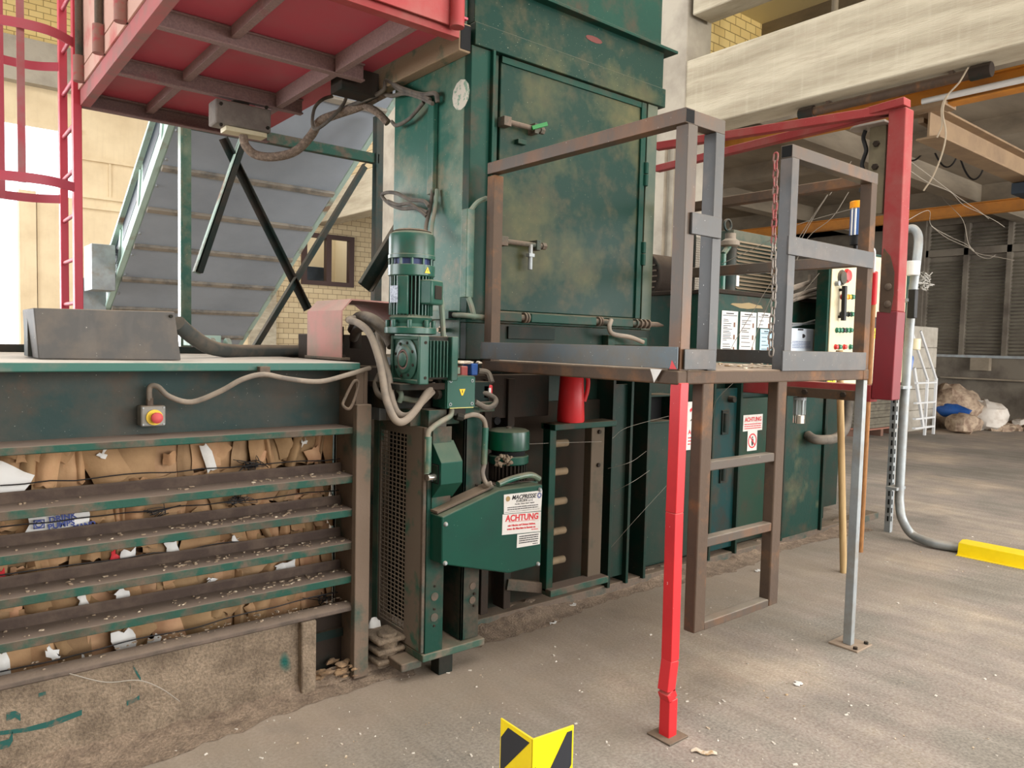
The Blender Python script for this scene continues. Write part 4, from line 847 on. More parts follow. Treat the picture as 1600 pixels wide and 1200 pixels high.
# ================================================================ access platform in front of the tower door
ap = thing('access_platform', 'rusty steel work platform with railings and toe boards before the tower door', 'platform', (3.2, 2.5, 1.4))
PX0, PX1, PY0, PY1, PZ = 2.365, 3.962, 1.87, 3.17, 1.505
MB().box(PX0 + .02, PX1 - .02, PY0 + .02, PY1, PZ - .012, PZ).build('deck', mat('deck_plate_dusty', (150, 132, 116), .8, 0, (206, 190, 165), 6, .55, .65, (176, 158, 140), bump=.2), ap)
for p, q_ in (((PX0 + .03, PY0, 1.475), (PX0 + .03, PY1, 1.475)), ((PX0 + .0605, PY0 + .0305, 1.475), (PX1 - .0605, PY0 + .0305, 1.475)), ((PX1 - .03, PY0, 1.475), (PX1 - .03, PY1, 1.475)), ((PX0 + .0605, PY1 - .031, 1.475), (PX1 - .0605, PY1 - .031, 1.475)), ((3.2, PY0 + .062, 1.475), (3.2, PY1 - .062, 1.475))):
    MB().beam(p, q_, .06, .055).build('frame_tube', RUST, ap, .006)
MB().box(PX0 - .008, PX0, PY0, PY1, 1.51, 1.598).build('toe_board', mat('toe_board_blue_steel', (88, 98, 104), .5, .2, (104, 98, 90), 4, .5, .7, DUST, chips=(190, 190, 185), chip_s=110, chip_t=.73, grime=(96, 90, 80)), ap, .002)
m = MB(); m.hexa([(PX0 - .009, PY0 + .0, 1.51), (PX0 - .009, PY0 + .035, 1.51), (PX0 - .009, PY0 + .025, 1.545)], [(PX0 - .008, PY0 + .0, 1.51), (PX0 - .008, PY0 + .035, 1.51), (PX0 - .008, PY0 + .025, 1.545)]); m.build('red_overspray', RED, ap)
MB().box(2.395, 2.59, PY0 - .008, PY0 - .001, 1.508, 1.59).build('toe_board', STEEL_D, ap, .002)
MB().box(3.105, 3.905, PY0 - .008, PY0 - .001, 1.498, 1.592).build('toe_board', STEEL_D, ap, .002)
MB().box(PX1 - .0, PX1 + .006, PY0 + .05, PY1, 1.51, 1.59).build('toe_board', STEEL_D, ap, .002)
T = .06
def post(x, y, z0, z1, mt=STEEL): return MB().beam((x, y, z0), (x, y, z1), T, T, up=(0, 1, 0), t=.004).build('railing_post', mt, ap, .006)
post(2.412, 1.905, 1.503, 2.471); post(2.592, 1.905, 1.503, 2.471, STEEL_D); post(PX0 + .03, 3.12, 1.5, 2.46, RUST)
gp = post(3.165, 1.905, 1.503, 2.471, STEEL_D); post(3.93, 1.9055, 1.503, 2.471, RUST); post(3.935, 3.13, 1.5, 2.46, RUST)
MB().beam((2.392, 1.875, 2.5), (2.392, 3.15, 2.5), .058, .058, t=.004).build('top_rail', STEEL, ap, .005)
MB().beam((2.422, 1.905, 2.5), (2.624, 1.905, 2.5), .056, .056, t=.004).build('top_rail', STEEL, ap, .005)
MB().beam((3.133, 1.905, 2.5), (3.965, 1.905, 2.5), .058, .058, t=.004).build('top_rail', STEEL, ap, .005)
MB().box(3.1335, 3.1375, 1.882, 1.928, 2.476, 2.524).build('tube_mouth_shade', HOLE_SHADE, ap)  # black plug painted as shade in the rail end
MB().box(2.367, 2.418, 1.8755, 1.88, 2.476, 2.524).build('tube_mouth_shade', HOLE_SHADE, ap)  # same black plug for the corner rail's shaded end
MB().beam((3.935, 1.935, 2.495), (3.935, 3.16, 2.495), .056, .056).build('top_rail', RUST, ap, .005)
MB().beam((3.935, 1.935, 2.075), (3.935, 3.1, 2.075), .05, .06).build('mid_rail', STEEL, ap, .005)
MB().box(2.41, 2.605, 1.862, 1.874, 2.045, 2.13).build('tie_plate', STEEL_D, ap, .002)
MB().box(3.115, 3.935, 1.864, 1.874, 2.03, 2.115).build('mid_rail', STEEL_D, ap, .002)
# hanging access ladder of the platform
for x in (2.573, 3.135): MB().beam((x, 1.9, .40), (x, 1.9, 1.452), .075, .055, up=(0, 1, 0)).build('ladder_stile', RUST, ap, .006)
for z in (1.10, .775): MB().beam((2.608, 1.9, z), (3.1, 1.9, z), .045, .04).build('ladder_rung', STEEL, ap, .004)
MB().beam((2.61, 1.9, .4155), (3.098, 1.9, .4155), .05, .035).build('ladder_rung', STEEL, ap, .004)
q = random.Random(21)
m = MB(); pts = [(2.415, 1.88, .003), (2.41, 1.88, .2), (2.395, 1.885, .33), (2.42, 1.885, .42), (2.44, 1.885, 1.0), (2.45, 1.885, 1.45)]
pts = [tuple(P(*a, y=1.885)) for a in ((1043, 1150), (1045, 1090), (1041, 1078), (1047, 1030), (1054, 800), (1062, 598))]
for a, b_ in zip(pts, pts[1:]): m.beam(a, b_, .052, .052, up=(0, 1, 0))
m.build('red_leg', RED, ap, .003)
m = MB(); c = pts[0]; m.box(c[0] - .06, c[0] + .06, c[1] - .06, c[1] + .06, 0, .008); m.build('leg_foot_plate', DIRTY, ap, .002)
MB().beam((3.945, 1.9, .01), (3.945, 1.9, 1.446), .04, .045, up=(0, 1, 0)).build('silver_leg', GALV, ap, .003)
fp2 = MB().box(3.88, 4.05, 1.82, 1.98, 0, .01).build('leg_foot_plate', mat('foot_plate_dust', (150, 132, 114), .9), ap, .002)
for x in (3.9, 4.02): MB().bolt((x, 1.84, .01), (0, 0, 1), .012, .014).build('anchor_bolt', DIRTY_D, fp2)
m = MB(); g = random.Random(31)
for i in range(60): m.blob((g.uniform(2.45, 3.9), g.uniform(1.95, 2.6), PZ + .004), g.uniform(.006, .03), g.uniform(.006, .02), .004, 6, 4, .4, i)
tag(m.build('deck_debris', LITTER), 'scattered paper crumbs on the rusty platform deck', 'debris', kind='stuff')
tp = P(1037, 585, x=2.365); m = MB(); m.face([tp + Vector(v) for v in ((-.012, 0, .02), (-.012, .06, .02), (-.014, .045, -.01), (-.016, .035, -.035), (-.014, .02, -.012))]); m.face([tp + Vector(v) for v in ((-.013, 0, .02), (-.015, .02, -.012), (-.017, .035, -.035), (-.015, .045, -.01), (-.013, .06, .02))])
tag(m.build('torn_paper', PAPER, recalc=False), 'torn white paper scrap stuck on the platform edge above the red leg', 'paper')
# chain on the gate post
cn = thing('safety_chain', 'steel and red chain hanging beside the gate post', 'chain', (3.13, 1.9, 1.5))
def link(m, c, k):
    L = .022; W_ = .011; pts = []
    for i in range(10):
        a = 2 * math.pi * i / 10; u = W_ * math.cos(a); v = L * .62 * math.sin(a) + (L * .38 if math.sin(a) > 0 else -L * .38)
        pts.append(c + (Vector((u, 0, v)) if k % 2 else Vector((0, u, v))))
    m.tube(pts, .0042, 6, 1, closed=True)
top, bot = P(1212, 246, y=1.9), P(1206, 562, y=1.9); n = int((top.z - bot.z) / .036); ma, mb = MB(), MB()
for i in range(n):
    c = top.lerp(bot, i / n) + Vector((.012 * math.sin(i * .5) * (i / n), 0, 0)); link(ma if i < n * .42 else mb, c, i)
ma.build('red_links', mat('chain_red', (140, 60, 58), .55, 0, (120, 100, 90), 30), cn); mb.build('bare_links', mat('chain_steel', (120, 112, 104), .45, .4), cn)

# ================================================================ lower machine body
bd = thing('baler_body', 'long dark green baler body with ribs under the platform', 'baler body', (4.4, 3.8, 0))
BY = 3.36
m = MB(); m.box(2.2, 6.12, BY, 4.6, .06, 1.498).box(6.12, 7.2, BY + .3, 4.6, .06, 1.25); m.build('body_shell', G_BODY, bd, .004)
for x in (3.45, 3.62, 3.79, 4.5, 4.83, 5.46, 6.08):
    MB().box(x - .012, x + .012, 3.215, BY, .05, 1.46).build('rib', G_BODY, bd, .002)
MB().box(3.45, 3.62, 3.25, 3.27, .1, 1.35).build('cover_panel', G_BODY, bd, .003)
MB().box(3.80, 4.42, 3.25, 3.28, .12, 1.09).build('cover_panel', G_BODY, bd, .003)
MB().box(4.84, 5.44, 3.26, 3.29, .16, 1.22).build('sign_door', mat('green_door_panel', (20, 54, 40), .5, 0, (34, 52, 40), 3, .4, .7, chips=(120, 130, 110), chip_s=110, chip_t=.74, spec=.15, grime=(50, 48, 36)), bd, .003)
MB().box(4.52, 4.82, 3.25, 3.27, .1, 1.3).build('cover_panel', mat('teal_worn_panel', (14, 52, 52), .5, 0, (60, 54, 44), 4, .5, .64, spec=.15, grime=(46, 42, 36)), bd, .003)
MB().box(5.48, 6.06, 3.235, 3.26, .06, 1.3).build('cover_panel', mat('green_dusty_streak', (18, 52, 44), .5, 0, (92, 90, 66), 1.4, .54, .68, bump=.1, spec=.15, grime=(60, 56, 44)), bd, .003)
MB().box(6.14, 6.5, 3.42, 3.45, .06, 1.3).build('cover_panel', G_BODY, bd, .003)
MB().box(2.2, 7.2, 3.24, BY, 0, .06).build('base_flange', DIRTY, bd, .004)
m = MB(); m.box(3.78, 4.07, 3.22, 3.9, 1.262, 1.275).box(3.78, 3.79, 3.22, 3.9, 1.09, 1.275).box(4.06, 4.07, 3.22, 3.9, 1.09, 1.275).box(3.78, 4.07, 3.22, 3.9, 1.085, 1.097); m.build('square_port', G_BODY, bd, .002)
MB().box(3.79, 4.06, 3.34, 3.36, 1.097, 1.262).build('port_inside_shade', HOLE_SHADE, bd)  # black sheet closing the port in place of its inner shade
for x, z in ((4.66, .98), (4.66, .62)): MB().cyl((x, 3.235, z), (x, 3.235, z + .14), .02, n=12).box(x - .03, x + .05, 3.236, 3.252, z - .02, z + .16).build('door_hinge', G_DARK, bd, .002)
MB().cyl((4.72, 3.25, 1.22), (4.72, 3.2, 1.22), .025, n=8).build('lug', G_DARK, bd, .003)
m = MB()
for x in (2.42, 2.58): m.box(x, x + .05, 3.2, 3.3, .1, 1.4)
m.box(2.35, 2.9, 3.22, 3.36, 1.18, 1.42); m.build('frame_column', DIRTY_D, bd, .004)
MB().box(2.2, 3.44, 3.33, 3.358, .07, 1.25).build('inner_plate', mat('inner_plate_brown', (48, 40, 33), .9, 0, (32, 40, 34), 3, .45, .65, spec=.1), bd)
MB().cyl((2.5, 3.2, 1.17), (2.5, 3.19, 1.17), .022).build('column_hole_shade', HOLE_SHADE, bd)  # black disc, shade of the hole put into colour
# wire guide frame with rollers
gf = thing('wire_guide_frame', 'green wire guide frame with five rollers below the platform', 'frame', (3.05, 3.12, .15))
fx0, fx1 = 2.79, 3.26
MB().box(fx0, fx0 + .05, 3.08, 3.14, .19, 1.15).build('side_bar', G_TOWER, gf, .004)
MB().box(3.14, 3.25, 3.1, 3.16, .19, 1.12).build('side_bar', mat('guide_bar_dusty', (86, 74, 60), .85, 0, (54, 58, 48), 5, .5, .7), gf, .004)
MB().box(fx0, fx1 + .03, 3.04, 3.16, 1.115, 1.15).build('top_bar', G_TOWER, gf, .004)
MB().box(fx0, fx1, 3.04, 3.14, .17, .21).build('bottom_bar', G_RAIL, gf, .004)
for py in (692, 736, 782, 828, 873):
    z = P(880, py, y=3.12).z; MB().cyl((fx0 + .05, 3.12, z), (fx0 + .17, 3.12, z), .022, n=14).build('roller', mat('roller_ochre', (120, 102, 78), .8, 0, (96, 84, 66), 8) if 'roller_ochre' not in bpy.data.materials else bpy.data.materials['roller_ochre'], gf, .006)
m = MB()
for z in (1.08, .88): m.bolt((3.2, 3.1, z), (0, -1, 0), .014, .012)
m.build('bolt', DIRTY_D, gf)
MB().beam((2.6, 3.2, .24), (2.82, 3.12, .2), .03, .06).build('tie_bar', DIRTY, gf, .003)
rc2 = thing('red_cylinder', 'red cylinder standing on the green guide frame under the platform', 'cylinder', (2.92, 3.1, 1.15))
c = P(892, 640, y=3.1).x
MB().lathe((c, 3.1, 1.152), (0, 0, 1), [(.075, 0), (.08, .01), (.066, .30), (.05, .32)], 24).build('tank', RED, rc2)
MB().tube([(c + .03, 3.08, 1.42), (c + .085, 3.06, 1.41), (c + .09, 3.06, 1.34), (c + .075, 3.07, 1.27)], .012, 8, 4).build('handle', RED, rc2)
# signs on the body
def sign(name, lab, corner, w, h, parent=None, y=None):
    o = MB().box(corner[0], corner[0] + w, y - .003, y, corner[1] - h, corner[1]).build(name, SIGNW, bevel=.001); return tag(o, lab, 'sign')
UXs, UZs = (1, 0, 0), (0, 0, 1)
def lines(parent, x0, x1, z0, n, step, y, ink, th=.0035, seed=0):
    g = random.Random(seed); m = MB()
    for i in range(n):
        x = x0
        while x < x1 - .004:
            w = min(g.uniform(.006, .03) * (x1 - x0) / .2, x1 - x); m.box(x, x + w * .85, y - .0006, y, z0 - i * step - th, z0 - i * step); x += w
    m.build('small_print', ink, parent)
def achtung(lab, x, zt, y, w=.25, h=.14, k=0):
    s = sign('warning_sign', lab, (x, zt), w, h, y=y)
    text('lettering', 'ACHTUNG', INKR, s, (x + w / 2, y - .004, zt - h * .3), UXs, UZs, h * .36, bold=.0012)
    lines(s, x + .015, x + w - .015, zt - h * .55, 3, h * .13, y - .0032, INKR, .007, k)
    return s
def forbid(lab, x, zt, y, r=.068):
    s = MB().box(x, x + 2.1 * r, y - .003, y, zt - 2.5 * r, zt).build('prohibition_sign', SIGNW, bevel=.006); tag(s, lab, 'sign')
    c = Vector((x + 1.05 * r, y - .0034, zt - 1.25 * r)); m = MB(); m.ringtube(c, c + Vector((0, -.001, 0)), r * .92, r * .17, 32); m.beam(c + Vector((-r * .6, -.0008, r * .6)), c + Vector((r * .6, -.0008, -r * .6)), .001, r * .16, up=(1, 0, 1)); m.build('red_ring', INKR, s)
    m = MB(); m.lathe(c + Vector((0, .0002, r * .42)), (0, -1, 0), [(r * .13, 0), (r * .13, .0006)], 14); m.prism([(c.x - r * .12, c.z + r * .25), (c.x + r * .2, c.z + r * .25), (c.x + r * .3, c.z - .2 * r), (c.x + r * .12, c.z - r * .62), (c.x - r * .12, c.z - r * .62), (c.x - r * .22, c.z - r * .1)], 'y', c.y - .0005, c.y)
    m.build('black_figure', INKK, s); return s
achtung('small red ACHTUNG sign on green door seen through the hanging ladder', 4.92, 1.09, 3.258, .26, .125, 1)
forbid('prohibition sticker with red ring below the ACHTUNG sign behind the hanging ladder', 4.985, .965, 3.258, .062)
achtung('small ACHTUNG sign on the recessed panel behind the wooden poles', 6.19, 1.14, 3.418, .2, .13, 2)
forbid('prohibition sticker with red ring on recessed panel behind the wooden poles', 6.21, .99, 3.418, .066)
s = sign('warning_sign', 'tall white warning sign half hidden behind the rusty ladder stile', (4.22, 1.215), .26, .34, y=3.246)
m = MB(); m.beam((4.26, 3.242, 1.08), (4.4, 3.242, 1.19), .001, .008, up=(1, 0, -1)); m.build('pictogram', INKK, s); MB().beam((4.25, 3.241, 1.15), (4.3, 3.241, 1.18), .001, .02, up=(1, 0, -1)).build('red_mark', INKR, s)
text('lettering', 'ACHTUNG', INKR, s, (4.35, 3.242, 1.0), UXs, UZs, .045, bold=.001); lines(s, 4.24, 4.46, .965, 3, .022, 3.2428, INKR, .009, 4)
wr = MB()
for a, b_, c_ in (((957, 685, 3.05), (980, 668, 3.1), (1045, 650, 3.15)), ((955, 855, 3.1), (990, 815, 3.0), (1045, 755, 2.9)), ((820, 694, 3.1), (870, 692, 3.09), (940, 690, 3.1)), ((950, 732, 3.1), (985, 722, 3.0), (1010, 705, 3.1)), ((1112, 660, 2.9), (1120, 625, 2.8), (1155, 590, 2.7)), ((960, 768, 3.1), (990, 752, 3.0), (1015, 735, 3.1))):
    wr.tube([P(a[0], a[1], y=a[2]), P(b_[0], b_[1], y=b_[2]), P(c_[0], c_[1], y=c_[2])], .0012, 5, 6)
tag(wr.build('guide_wires', WIRE), 'thin baling wires strung from the roller frame across dark body ribs', 'wire')
# ================================================================ needle unit: mesh guard column at the chamber end
nu = thing('needle_column', 'green wire tying column with long mesh guard door at chamber end', 'tying unit', (2.0, 3.0, 0))
MB().box(1.855, 1.955, 2.88, 2.90, .13, 1.28).box(1.855, 1.87, 2.9, 3.0, .13, 1.28).box(1.94, 1.955, 2.9, 3.1, .13, 1.28).build('front_channel', mat('column_green_scuffed', (18, 60, 49), .45, 0, (88, 78, 68), 4, .5, .64, DUST, bump=.1, chips=(170, 165, 155), chip_s=100, chip_t=.74, spec=.25, grime=(70, 62, 52)), nu, .003)
MB().box(2.075, 2.18, 2.9, 2.915, .14, 1.24).box(2.075, 2.09, 2.9, 3.1, .14, 1.24).build('rear_channel', mat('column_green_worn', (18, 54, 45), .5, 0, (80, 70, 60), 5, .46, .62, DUST, bump=.1, spec=.2, grime=(60, 52, 44)), nu, .003)
MB().box(1.955, 2.08, 3.06, 3.09, .14, 1.3).build('slot_back', DIRTY_D, nu)
MB().box(2.18, 2.34, 3.15, 3.2, .1, 1.42).build('back_plate', DIRTY_D, nu)
MB().box(1.84, 2.20, 2.87, 3.12, .10, .135).build('base_plate', mat('base_plate_green_dust', (54, 82, 68), .6, 0, (112, 98, 84), 7, .45, .6, DUST), nu, .004)
MB().box(1.95, 2.03, 2.9, 2.97, 0, .1).build('foot', G_DARK, nu, .003)
MB().box(1.75, 1.86, 2.91, 3.05, .06, .10).build('base_lug', DIRTY, nu, .006)
m = MB()
for z in (.30, .40, .78): m.cyl((1.905, 2.88, z), (1.905, 2.877, z), .02, n=14)
for z in (.33, .40, .57): m.cyl((2.14, 2.9, z), (2.14, 2.897, z), .018, n=14)
m.build('round_plug', DIRTY, nu)
m = MB()
for z in (.34, .26, .45, .82, .95): m.bolt((1.905, 2.88, z), (0, -1, 0), .006, .006)
for z in (.36, .30, .62, .9): m.bolt((2.15, 2.9, z), (0, -1, 0), .007, .008)
m.build('bolt', DIRTY_D, nu)
# mesh guard door in the plane X = 1.85
GX = 1.85
gd = MB()
ya, yb, za, zb = 2.905, 3.36, .14, 1.20
gd.box(GX - .012, GX + .004, yb - .075, yb, za, zb).box(GX - .012, GX + .004, ya, ya + .14, za, zb).box(GX - .0115, GX + .0035, ya + .139, yb - .074, za, za + .06).box(GX - .0115, GX + .0035, ya + .139, yb - .074, zb - .05, zb)
gd = gd.build('guard_frame', mat('guard_frame_dust', (122, 110, 98), .7, 0, (62, 104, 88), 6, .55, .66, DUST, bump=.15), nu, .003)
MB().box(GX - .014, GX - .012, yb - .055, yb - .002, za + .02, zb).build('green_edge', G_SIDE, gd, 0)
m = MB(); my0, my1, mz0, mz1 = ya + .135, yb - .07, za + .055, zb - .045
n = int((my1 - my0) / .032)
for i in range(n + 1): y = my0 + i * (my1 - my0) / n; m.beam((GX - .004, y, mz0), (GX - .004, y, mz1), .003, .006, up=(0, 1, 0))
n = int((mz1 - mz0) / .0205)
for i in range(n + 1): z = mz0 + i * (mz1 - mz0) / n; m.beam((GX - .007, my0, z), (GX - .007, my1, z), .003, .0048)
m.build('wire_mesh', mat('dusty_mesh_wire', (150, 136, 120), .8), gd)
MB().box(GX + .06, GX + .07, ya + .1, yb - .02, za + .055, zb - .045).build('void_shade_plate', HOLE_SHADE, nu)  # black sheet behind the mesh, painted in place of inner shade
MB().box(GX - .014, GX + .003, 2.884, 2.9045, .14, 1.2).build('edge_strip', DIRTY, gd, .003)
MB().box(1.80, 1.84, 3.24, 3.34, 1.20, 1.27).build('guard_hinge', GALV, nu, .004)
MB().box(1.64, 1.70, 3.2, 3.36, 1.17, 1.40).build('hinge_bracket', G_RAIL, nu, .004)
MB().cyl((1.66, 3.2, 1.34), (1.64, 3.17, 1.34), .03, n=8).build('hinge_nut', DIRTY_D, nu, .003)
MB().box(1.80, 2.2, 2.95, 3.12, 1.20, 1.28).build('head_beam', G_RAIL, nu, .004)
MB().box(1.70, 2.28, 2.98, 3.2, 1.28, 1.40).build('gear_shelf', G_DARK, nu, .004)
# clevis and rag low beside the guard
cl = MB()
c = P(604, 1020, y=3.12)
for dz in (-.05, 0, .05): cl.box(c.x - .1, c.x + .05, 3.02, 3.2, .11 + dz, .135 + dz)
cl.cyl((c.x - .02, 3.08, .05), (c.x - .02, 3.08, .2), .05, n=14).box(c.x - .06, c.x + .04, 3.1, 3.25, 0, .1)
tag(cl.build('pivot_clevis', CRUST, bevel=.01), 'dirt-caked pivot clevis on the floor below the mesh guard', 'clevis')
c = P(582, 976, y=3.22); tag(MB().blob((c.x, 3.2, c.z), .03, .02, .045, 9, 6, .25, 3).build('white_rag', PAPER), 'small white rag stuck beside the mesh guard foot', 'rag')
# proximity switch hood on the front channel
hd = thing('switch_hood', 'faceted green hood guarding a sensor on the tying column', 'sensor hood', (1.95, 2.83, .98))
hx0, hx1 = 1.875, 1.995
pr_ = [(2.88, 1.135), (2.80, 1.045), (2.80, .945), (2.88, .865)]
m = MB(); m.prism(pr_, 'x', hx0, hx1); m.build('hood_body', G_BRIGHT, hd, .002)
MB().box(hx0 - .002, hx0, 2.815, 2.875, .945, 1.035).build('slot_shade', HOLE_SHADE, hd)  # black plate drawn as the slot's inner shade
MB().box(hx0 - .004, hx0 - .001, 2.825, 2.87, .95, 1.03).build('slot_plate', G_TOWER, hd)
MB().cyl((hx0, 2.845, .975), (hx0 - .045, 2.845, .975), .016, n=14).build('sensor', CHROME, hd, .002)
MB().box(1.875, 1.98, 2.872, 2.88, .78, 1.2).build('mount_plate', G_RAIL, hd, .002)
cq = thing('column_conduit', 'grey-green conduit bending down the tying column from junction box', 'conduit', (1.88, 2.85, 1.2))
MB().tube(mixp([(706, 640, 2.87), (703, 650, 2.86), (690, 658, 2.85), (676, 668, 2.85), (668, 682, 2.85), (667, 740, 2.85)]), .013, 10, 5).build('pipe', HOSE_G, cq)
MB().cyl(P(669, 682, y=2.85), P(668, 738, y=2.85), .017, n=12).build('green_sleeve', G_SIDE, cq)
MB().tube(mixp([(668, 738, 2.85), (671, 748, 2.84), (676, 752, 2.83)]), .004, 6, 4).build('sensor_lead', BLACK, cq)
cq2 = thing('arched_conduit', 'dusty conduit arching right from junction box down to big cover', 'conduit', (2.2, 2.88, 1.1))
MB().tube(mixp([(722, 652, 2.87), (740, 648, 2.86), (754, 654, 2.86), (759, 672, 2.86), (757, 720, 2.86), (754, 740, 2.85), (760, 756, 2.82), (768, 755, 2.8)]), .012, 10, 5).build('pipe', RUBBER_P, cq2)
MB().cyl(P(758.5, 668, y=2.86), P(756, 725, y=2.86), .016, n=12).build('green_sleeve', G_SIDE, cq2)
MB().cyl(P(712, 650, y=2.87), P(722, 652, y=2.87), .02, n=8).build('gland', G_DARK, cq2)

# ================================================================ gear motor
gm = thing('gear_motor', 'upright green electric gear motor standing over the mesh guard column', 'motor', (1.79, 2.93, 1.41))
mx, my = 1.79, 2.945
MB().lathe((mx, my, 0), (0, 0, 1), [(.03, 2.088), (.085, 2.086), (.1, 2.075), (.104, 2.06), (.104, 1.982), (.107, 1.98), (.107, 1.965), (.10, 1.963)], 32).build('fan_cowl', G_MOTOR, gm)
MB().lathe((mx, my, 0), (0, 0, 1), [(.01, 2.088), (.088, 2.089), (.07, 2.097), (.01, 2.1)], 24).build('cowl_dust', CRUST, gm)
MB().lathe((mx, my, 0), (0, 0, 1), [(.085, 1.93), (.085, 1.965)], 24).build('fan_gap', mat('fan_blue', (66, 78, 120), .6), gm)
for i in range(12): a = i * math.pi / 6; MB().beam((mx + .098 * math.cos(a), my + .098 * math.sin(a), 1.935), (mx + .098 * math.cos(a), my + .098 * math.sin(a), 1.966), .008, .012, up=(0, 1, 0)).build('cowl_spacer', G_MOTOR, gm)
MB().lathe((mx, my, 0), (0, 0, 1), [(.1, 1.937), (.106, 1.935), (.106, 1.89), (.1, 1.885)], 32).build('cowl_ring', G_MOTOR, gm)
MB().lathe((mx, my, 0), (0, 0, 1), [(.078, 1.89), (.078, 1.705)], 28).build('stator', G_DARK, gm)
m = MB()
for i in range(36):
    a = i * math.pi / 18; ca, sa = math.cos(a), math.sin(a); m.beam((mx + .088 * ca, my + .088 * sa, 1.712), (mx + .088 * ca, my + .088 * sa, 1.885), .026 if False else .005, .024, up=(ca, sa, 0))
m.build('cooling_fins', G_MOTOR, gm)
va = Vector((-.80, -.60, 0)); c = Vector((mx, my, 1.8)) + va * .09
m = MB(); rr = Vector((-va.y, va.x, 0)); 
m.beam(c + Vector((0, 0, -.085)), c + Vector((0, 0, .085)), .05, .025, up=va); m.build('smooth_panel', G_MOTOR, gm, .004)
pc = Vector((mx, my, 1.80)) + Vector((-.97, -.25, 0)) * .107; m = MB(); m.beam(pc + Vector((0, 0, -.035)), pc + Vector((0, 0, .04)), .045, .003, up=(-.97, -.25, 0)); m.build('rating_plate', mat('plate_metal', (140, 144, 152), .45, .2, (96, 100, 110), 90, .45, .6), gm)
# terminal box on the right front flank
tb = MB(); d = Vector((.45, -.89, 0)).normalized(); c = Vector((mx, my, 1.815)) + d * .105
tb.beam(c + Vector((0, 0, -.055)), c + Vector((0, 0, .055)), .105, .07, up=d); tb = tb.build('terminal_box', G_MOTOR, gm, .008)
MB().beam(c + d * .038 + Vector((0, 0, -.03)), c + d * .038 + Vector((0, 0, .03)), .06, .004, up=d).build('box_lid_plate', G_DARK, tb, .002)
wt = Vector((mx, my, 1.912)) + Vector((.18, -.98, 0)) * .1065
def tri(parent, c, u, s, nm='warning_triangle'):
    u = Vector(u).normalized(); n_ = Vector((0, 0, 1)).cross(u) * -1
    n_ = u.cross(Vector((0, 0, 1)))
    pts = [c - u * s + Vector((0, 0, -s * .8)), c + u * s + Vector((0, 0, -s * .8)), c + Vector((0, 0, s * .95))]
    m = MB(); m.hexa(pts, [p + n_ * .0015 for p in pts]); o = m.build(nm, YELB, parent)
    m = MB(); k = c + n_ * .0018; m.hexa([k + u * a + Vector((0, 0, b_)) for a, b_ in ((s * .1, s * .45), (-s * .18, -s * .1), (0, -s * .1), (-s * .08, -s * .6), (s * .2, s * .02), (s * .02, s * .02))], [k + n_ * .0006 + u * a + Vector((0, 0, b_)) for a, b_ in ((s * .1, s * .45), (-s * .18, -s * .1), (0, -s * .1), (-s * .08, -s * .6), (s * .2, s * .02), (s * .02, s * .02))]); m.build('lightning_mark', INKK, o)
tri(gm, wt, (.98, .18, 0), .016)
MB().lathe((mx, my, 0), (0, 0, 1), [(.082, 1.715), (.098, 1.70), (.085, 1.675), (.09, 1.66), (.118, 1.655), (.118, 1.63), (.1, 1.625)], 32).build('flange', G_MOTOR, gm)
m = MB()
for i in range(8): a = i * math.pi / 4 + .2; m.cyl((mx + .103 * math.cos(a), my + .103 * math.sin(a), 1.652), (mx + .103 * math.cos(a), my + .103 * math.sin(a), 1.69), .011, n=8)
m.build('flange_bolt', G_MOTOR, gm, .002)
gx0, gx1, gy0, gy1, gz0, gz1 = 1.735, 1.96, 2.775, 3.03, 1.405, 1.62
MB().box(gx0 + .03, gx1, gy0 + .03, gy1, gz0 + .02, gz1).build('gearbox_housing', G_DARK, gm, .006)
m = MB(); m.box(gx0 + .0, gx0 + .05, gy0, gy0 + .02, gz0, gz1).box(gx0, gx0 + .05, gy1 - .02, gy1, gz0, gz1).box(gx0 + .0005, gx0 + .0495, gy0 + .0195, gy1 - .0195, gz0 + .0005, gz0 + .02).box(gx0 + .0005, gx0 + .0495, gy0 + .0195, gy1 - .0195, gz1 - .02, gz1 - .0005).box(gx0 + .012, gx0 + .03, gy0 + .015, gy1 - .015, gz0 + .015, gz1 - .015)
m.build('gearbox_frame', G_MOTOR, gm, .005)
MB().box(gx0 + .17, gx0 + .205, gy0, gy1, gz0 + .015, gz1).build('rear_flange', G_MOTOR, gm, .004)
m = MB()
for i in range(6): x = gx0 + .062 + i * .018; m.box(x, x + .006, gy0 + .012, gy1, gz0 + .03, gz1 - .02)
m.build('housing_fins', G_MOTOR, gm, .002)
cy, czz = (gy0 + gy1) / 2, (gz0 + gz1) / 2
MB().lathe((gx0 + .02, cy, czz), (-1, 0, 0), [(.098, 0), (.098, .016), (.086, .02), (.066, .02), (.06, .028), (.046, .03), (.042, .022), (.034, .022), (.03, .034), (.01, .036)], 28).build('bearing_cover', G_MOTOR, gm)
MB().ringtube((gx0 - .004, cy, czz), (gx0 - .009, cy, czz), .044, .007).build('rusty_seal', mat('rust_seal', (128, 98, 92), .8), gm)
for i in range(8): a = i * math.pi / 4 + .3; MB().bolt((gx0 + .004, cy + .078 * math.cos(a), czz + .078 * math.sin(a)), (-1, 0, 0), .008, .008).build('cover_bolt', DIRTY_D, gm)
for y, z in ((gy0 + .012, gz0 + .03), (gy0 + .012, gz1 - .03)): MB().cyl((gx0 + .03, gy0 + .001, z), (gx0 + .03, gy0 - .002, z), .007, n=10).build('cover_bolt', DIRTY_D, gm)
m = MB(); m.box(gx0 - .05, gx0 + .3, gy0 + .08, gy1 + .12, gz0 - .03, gz0); m.build('mount_plate', DIRTY_D, gm, .004)
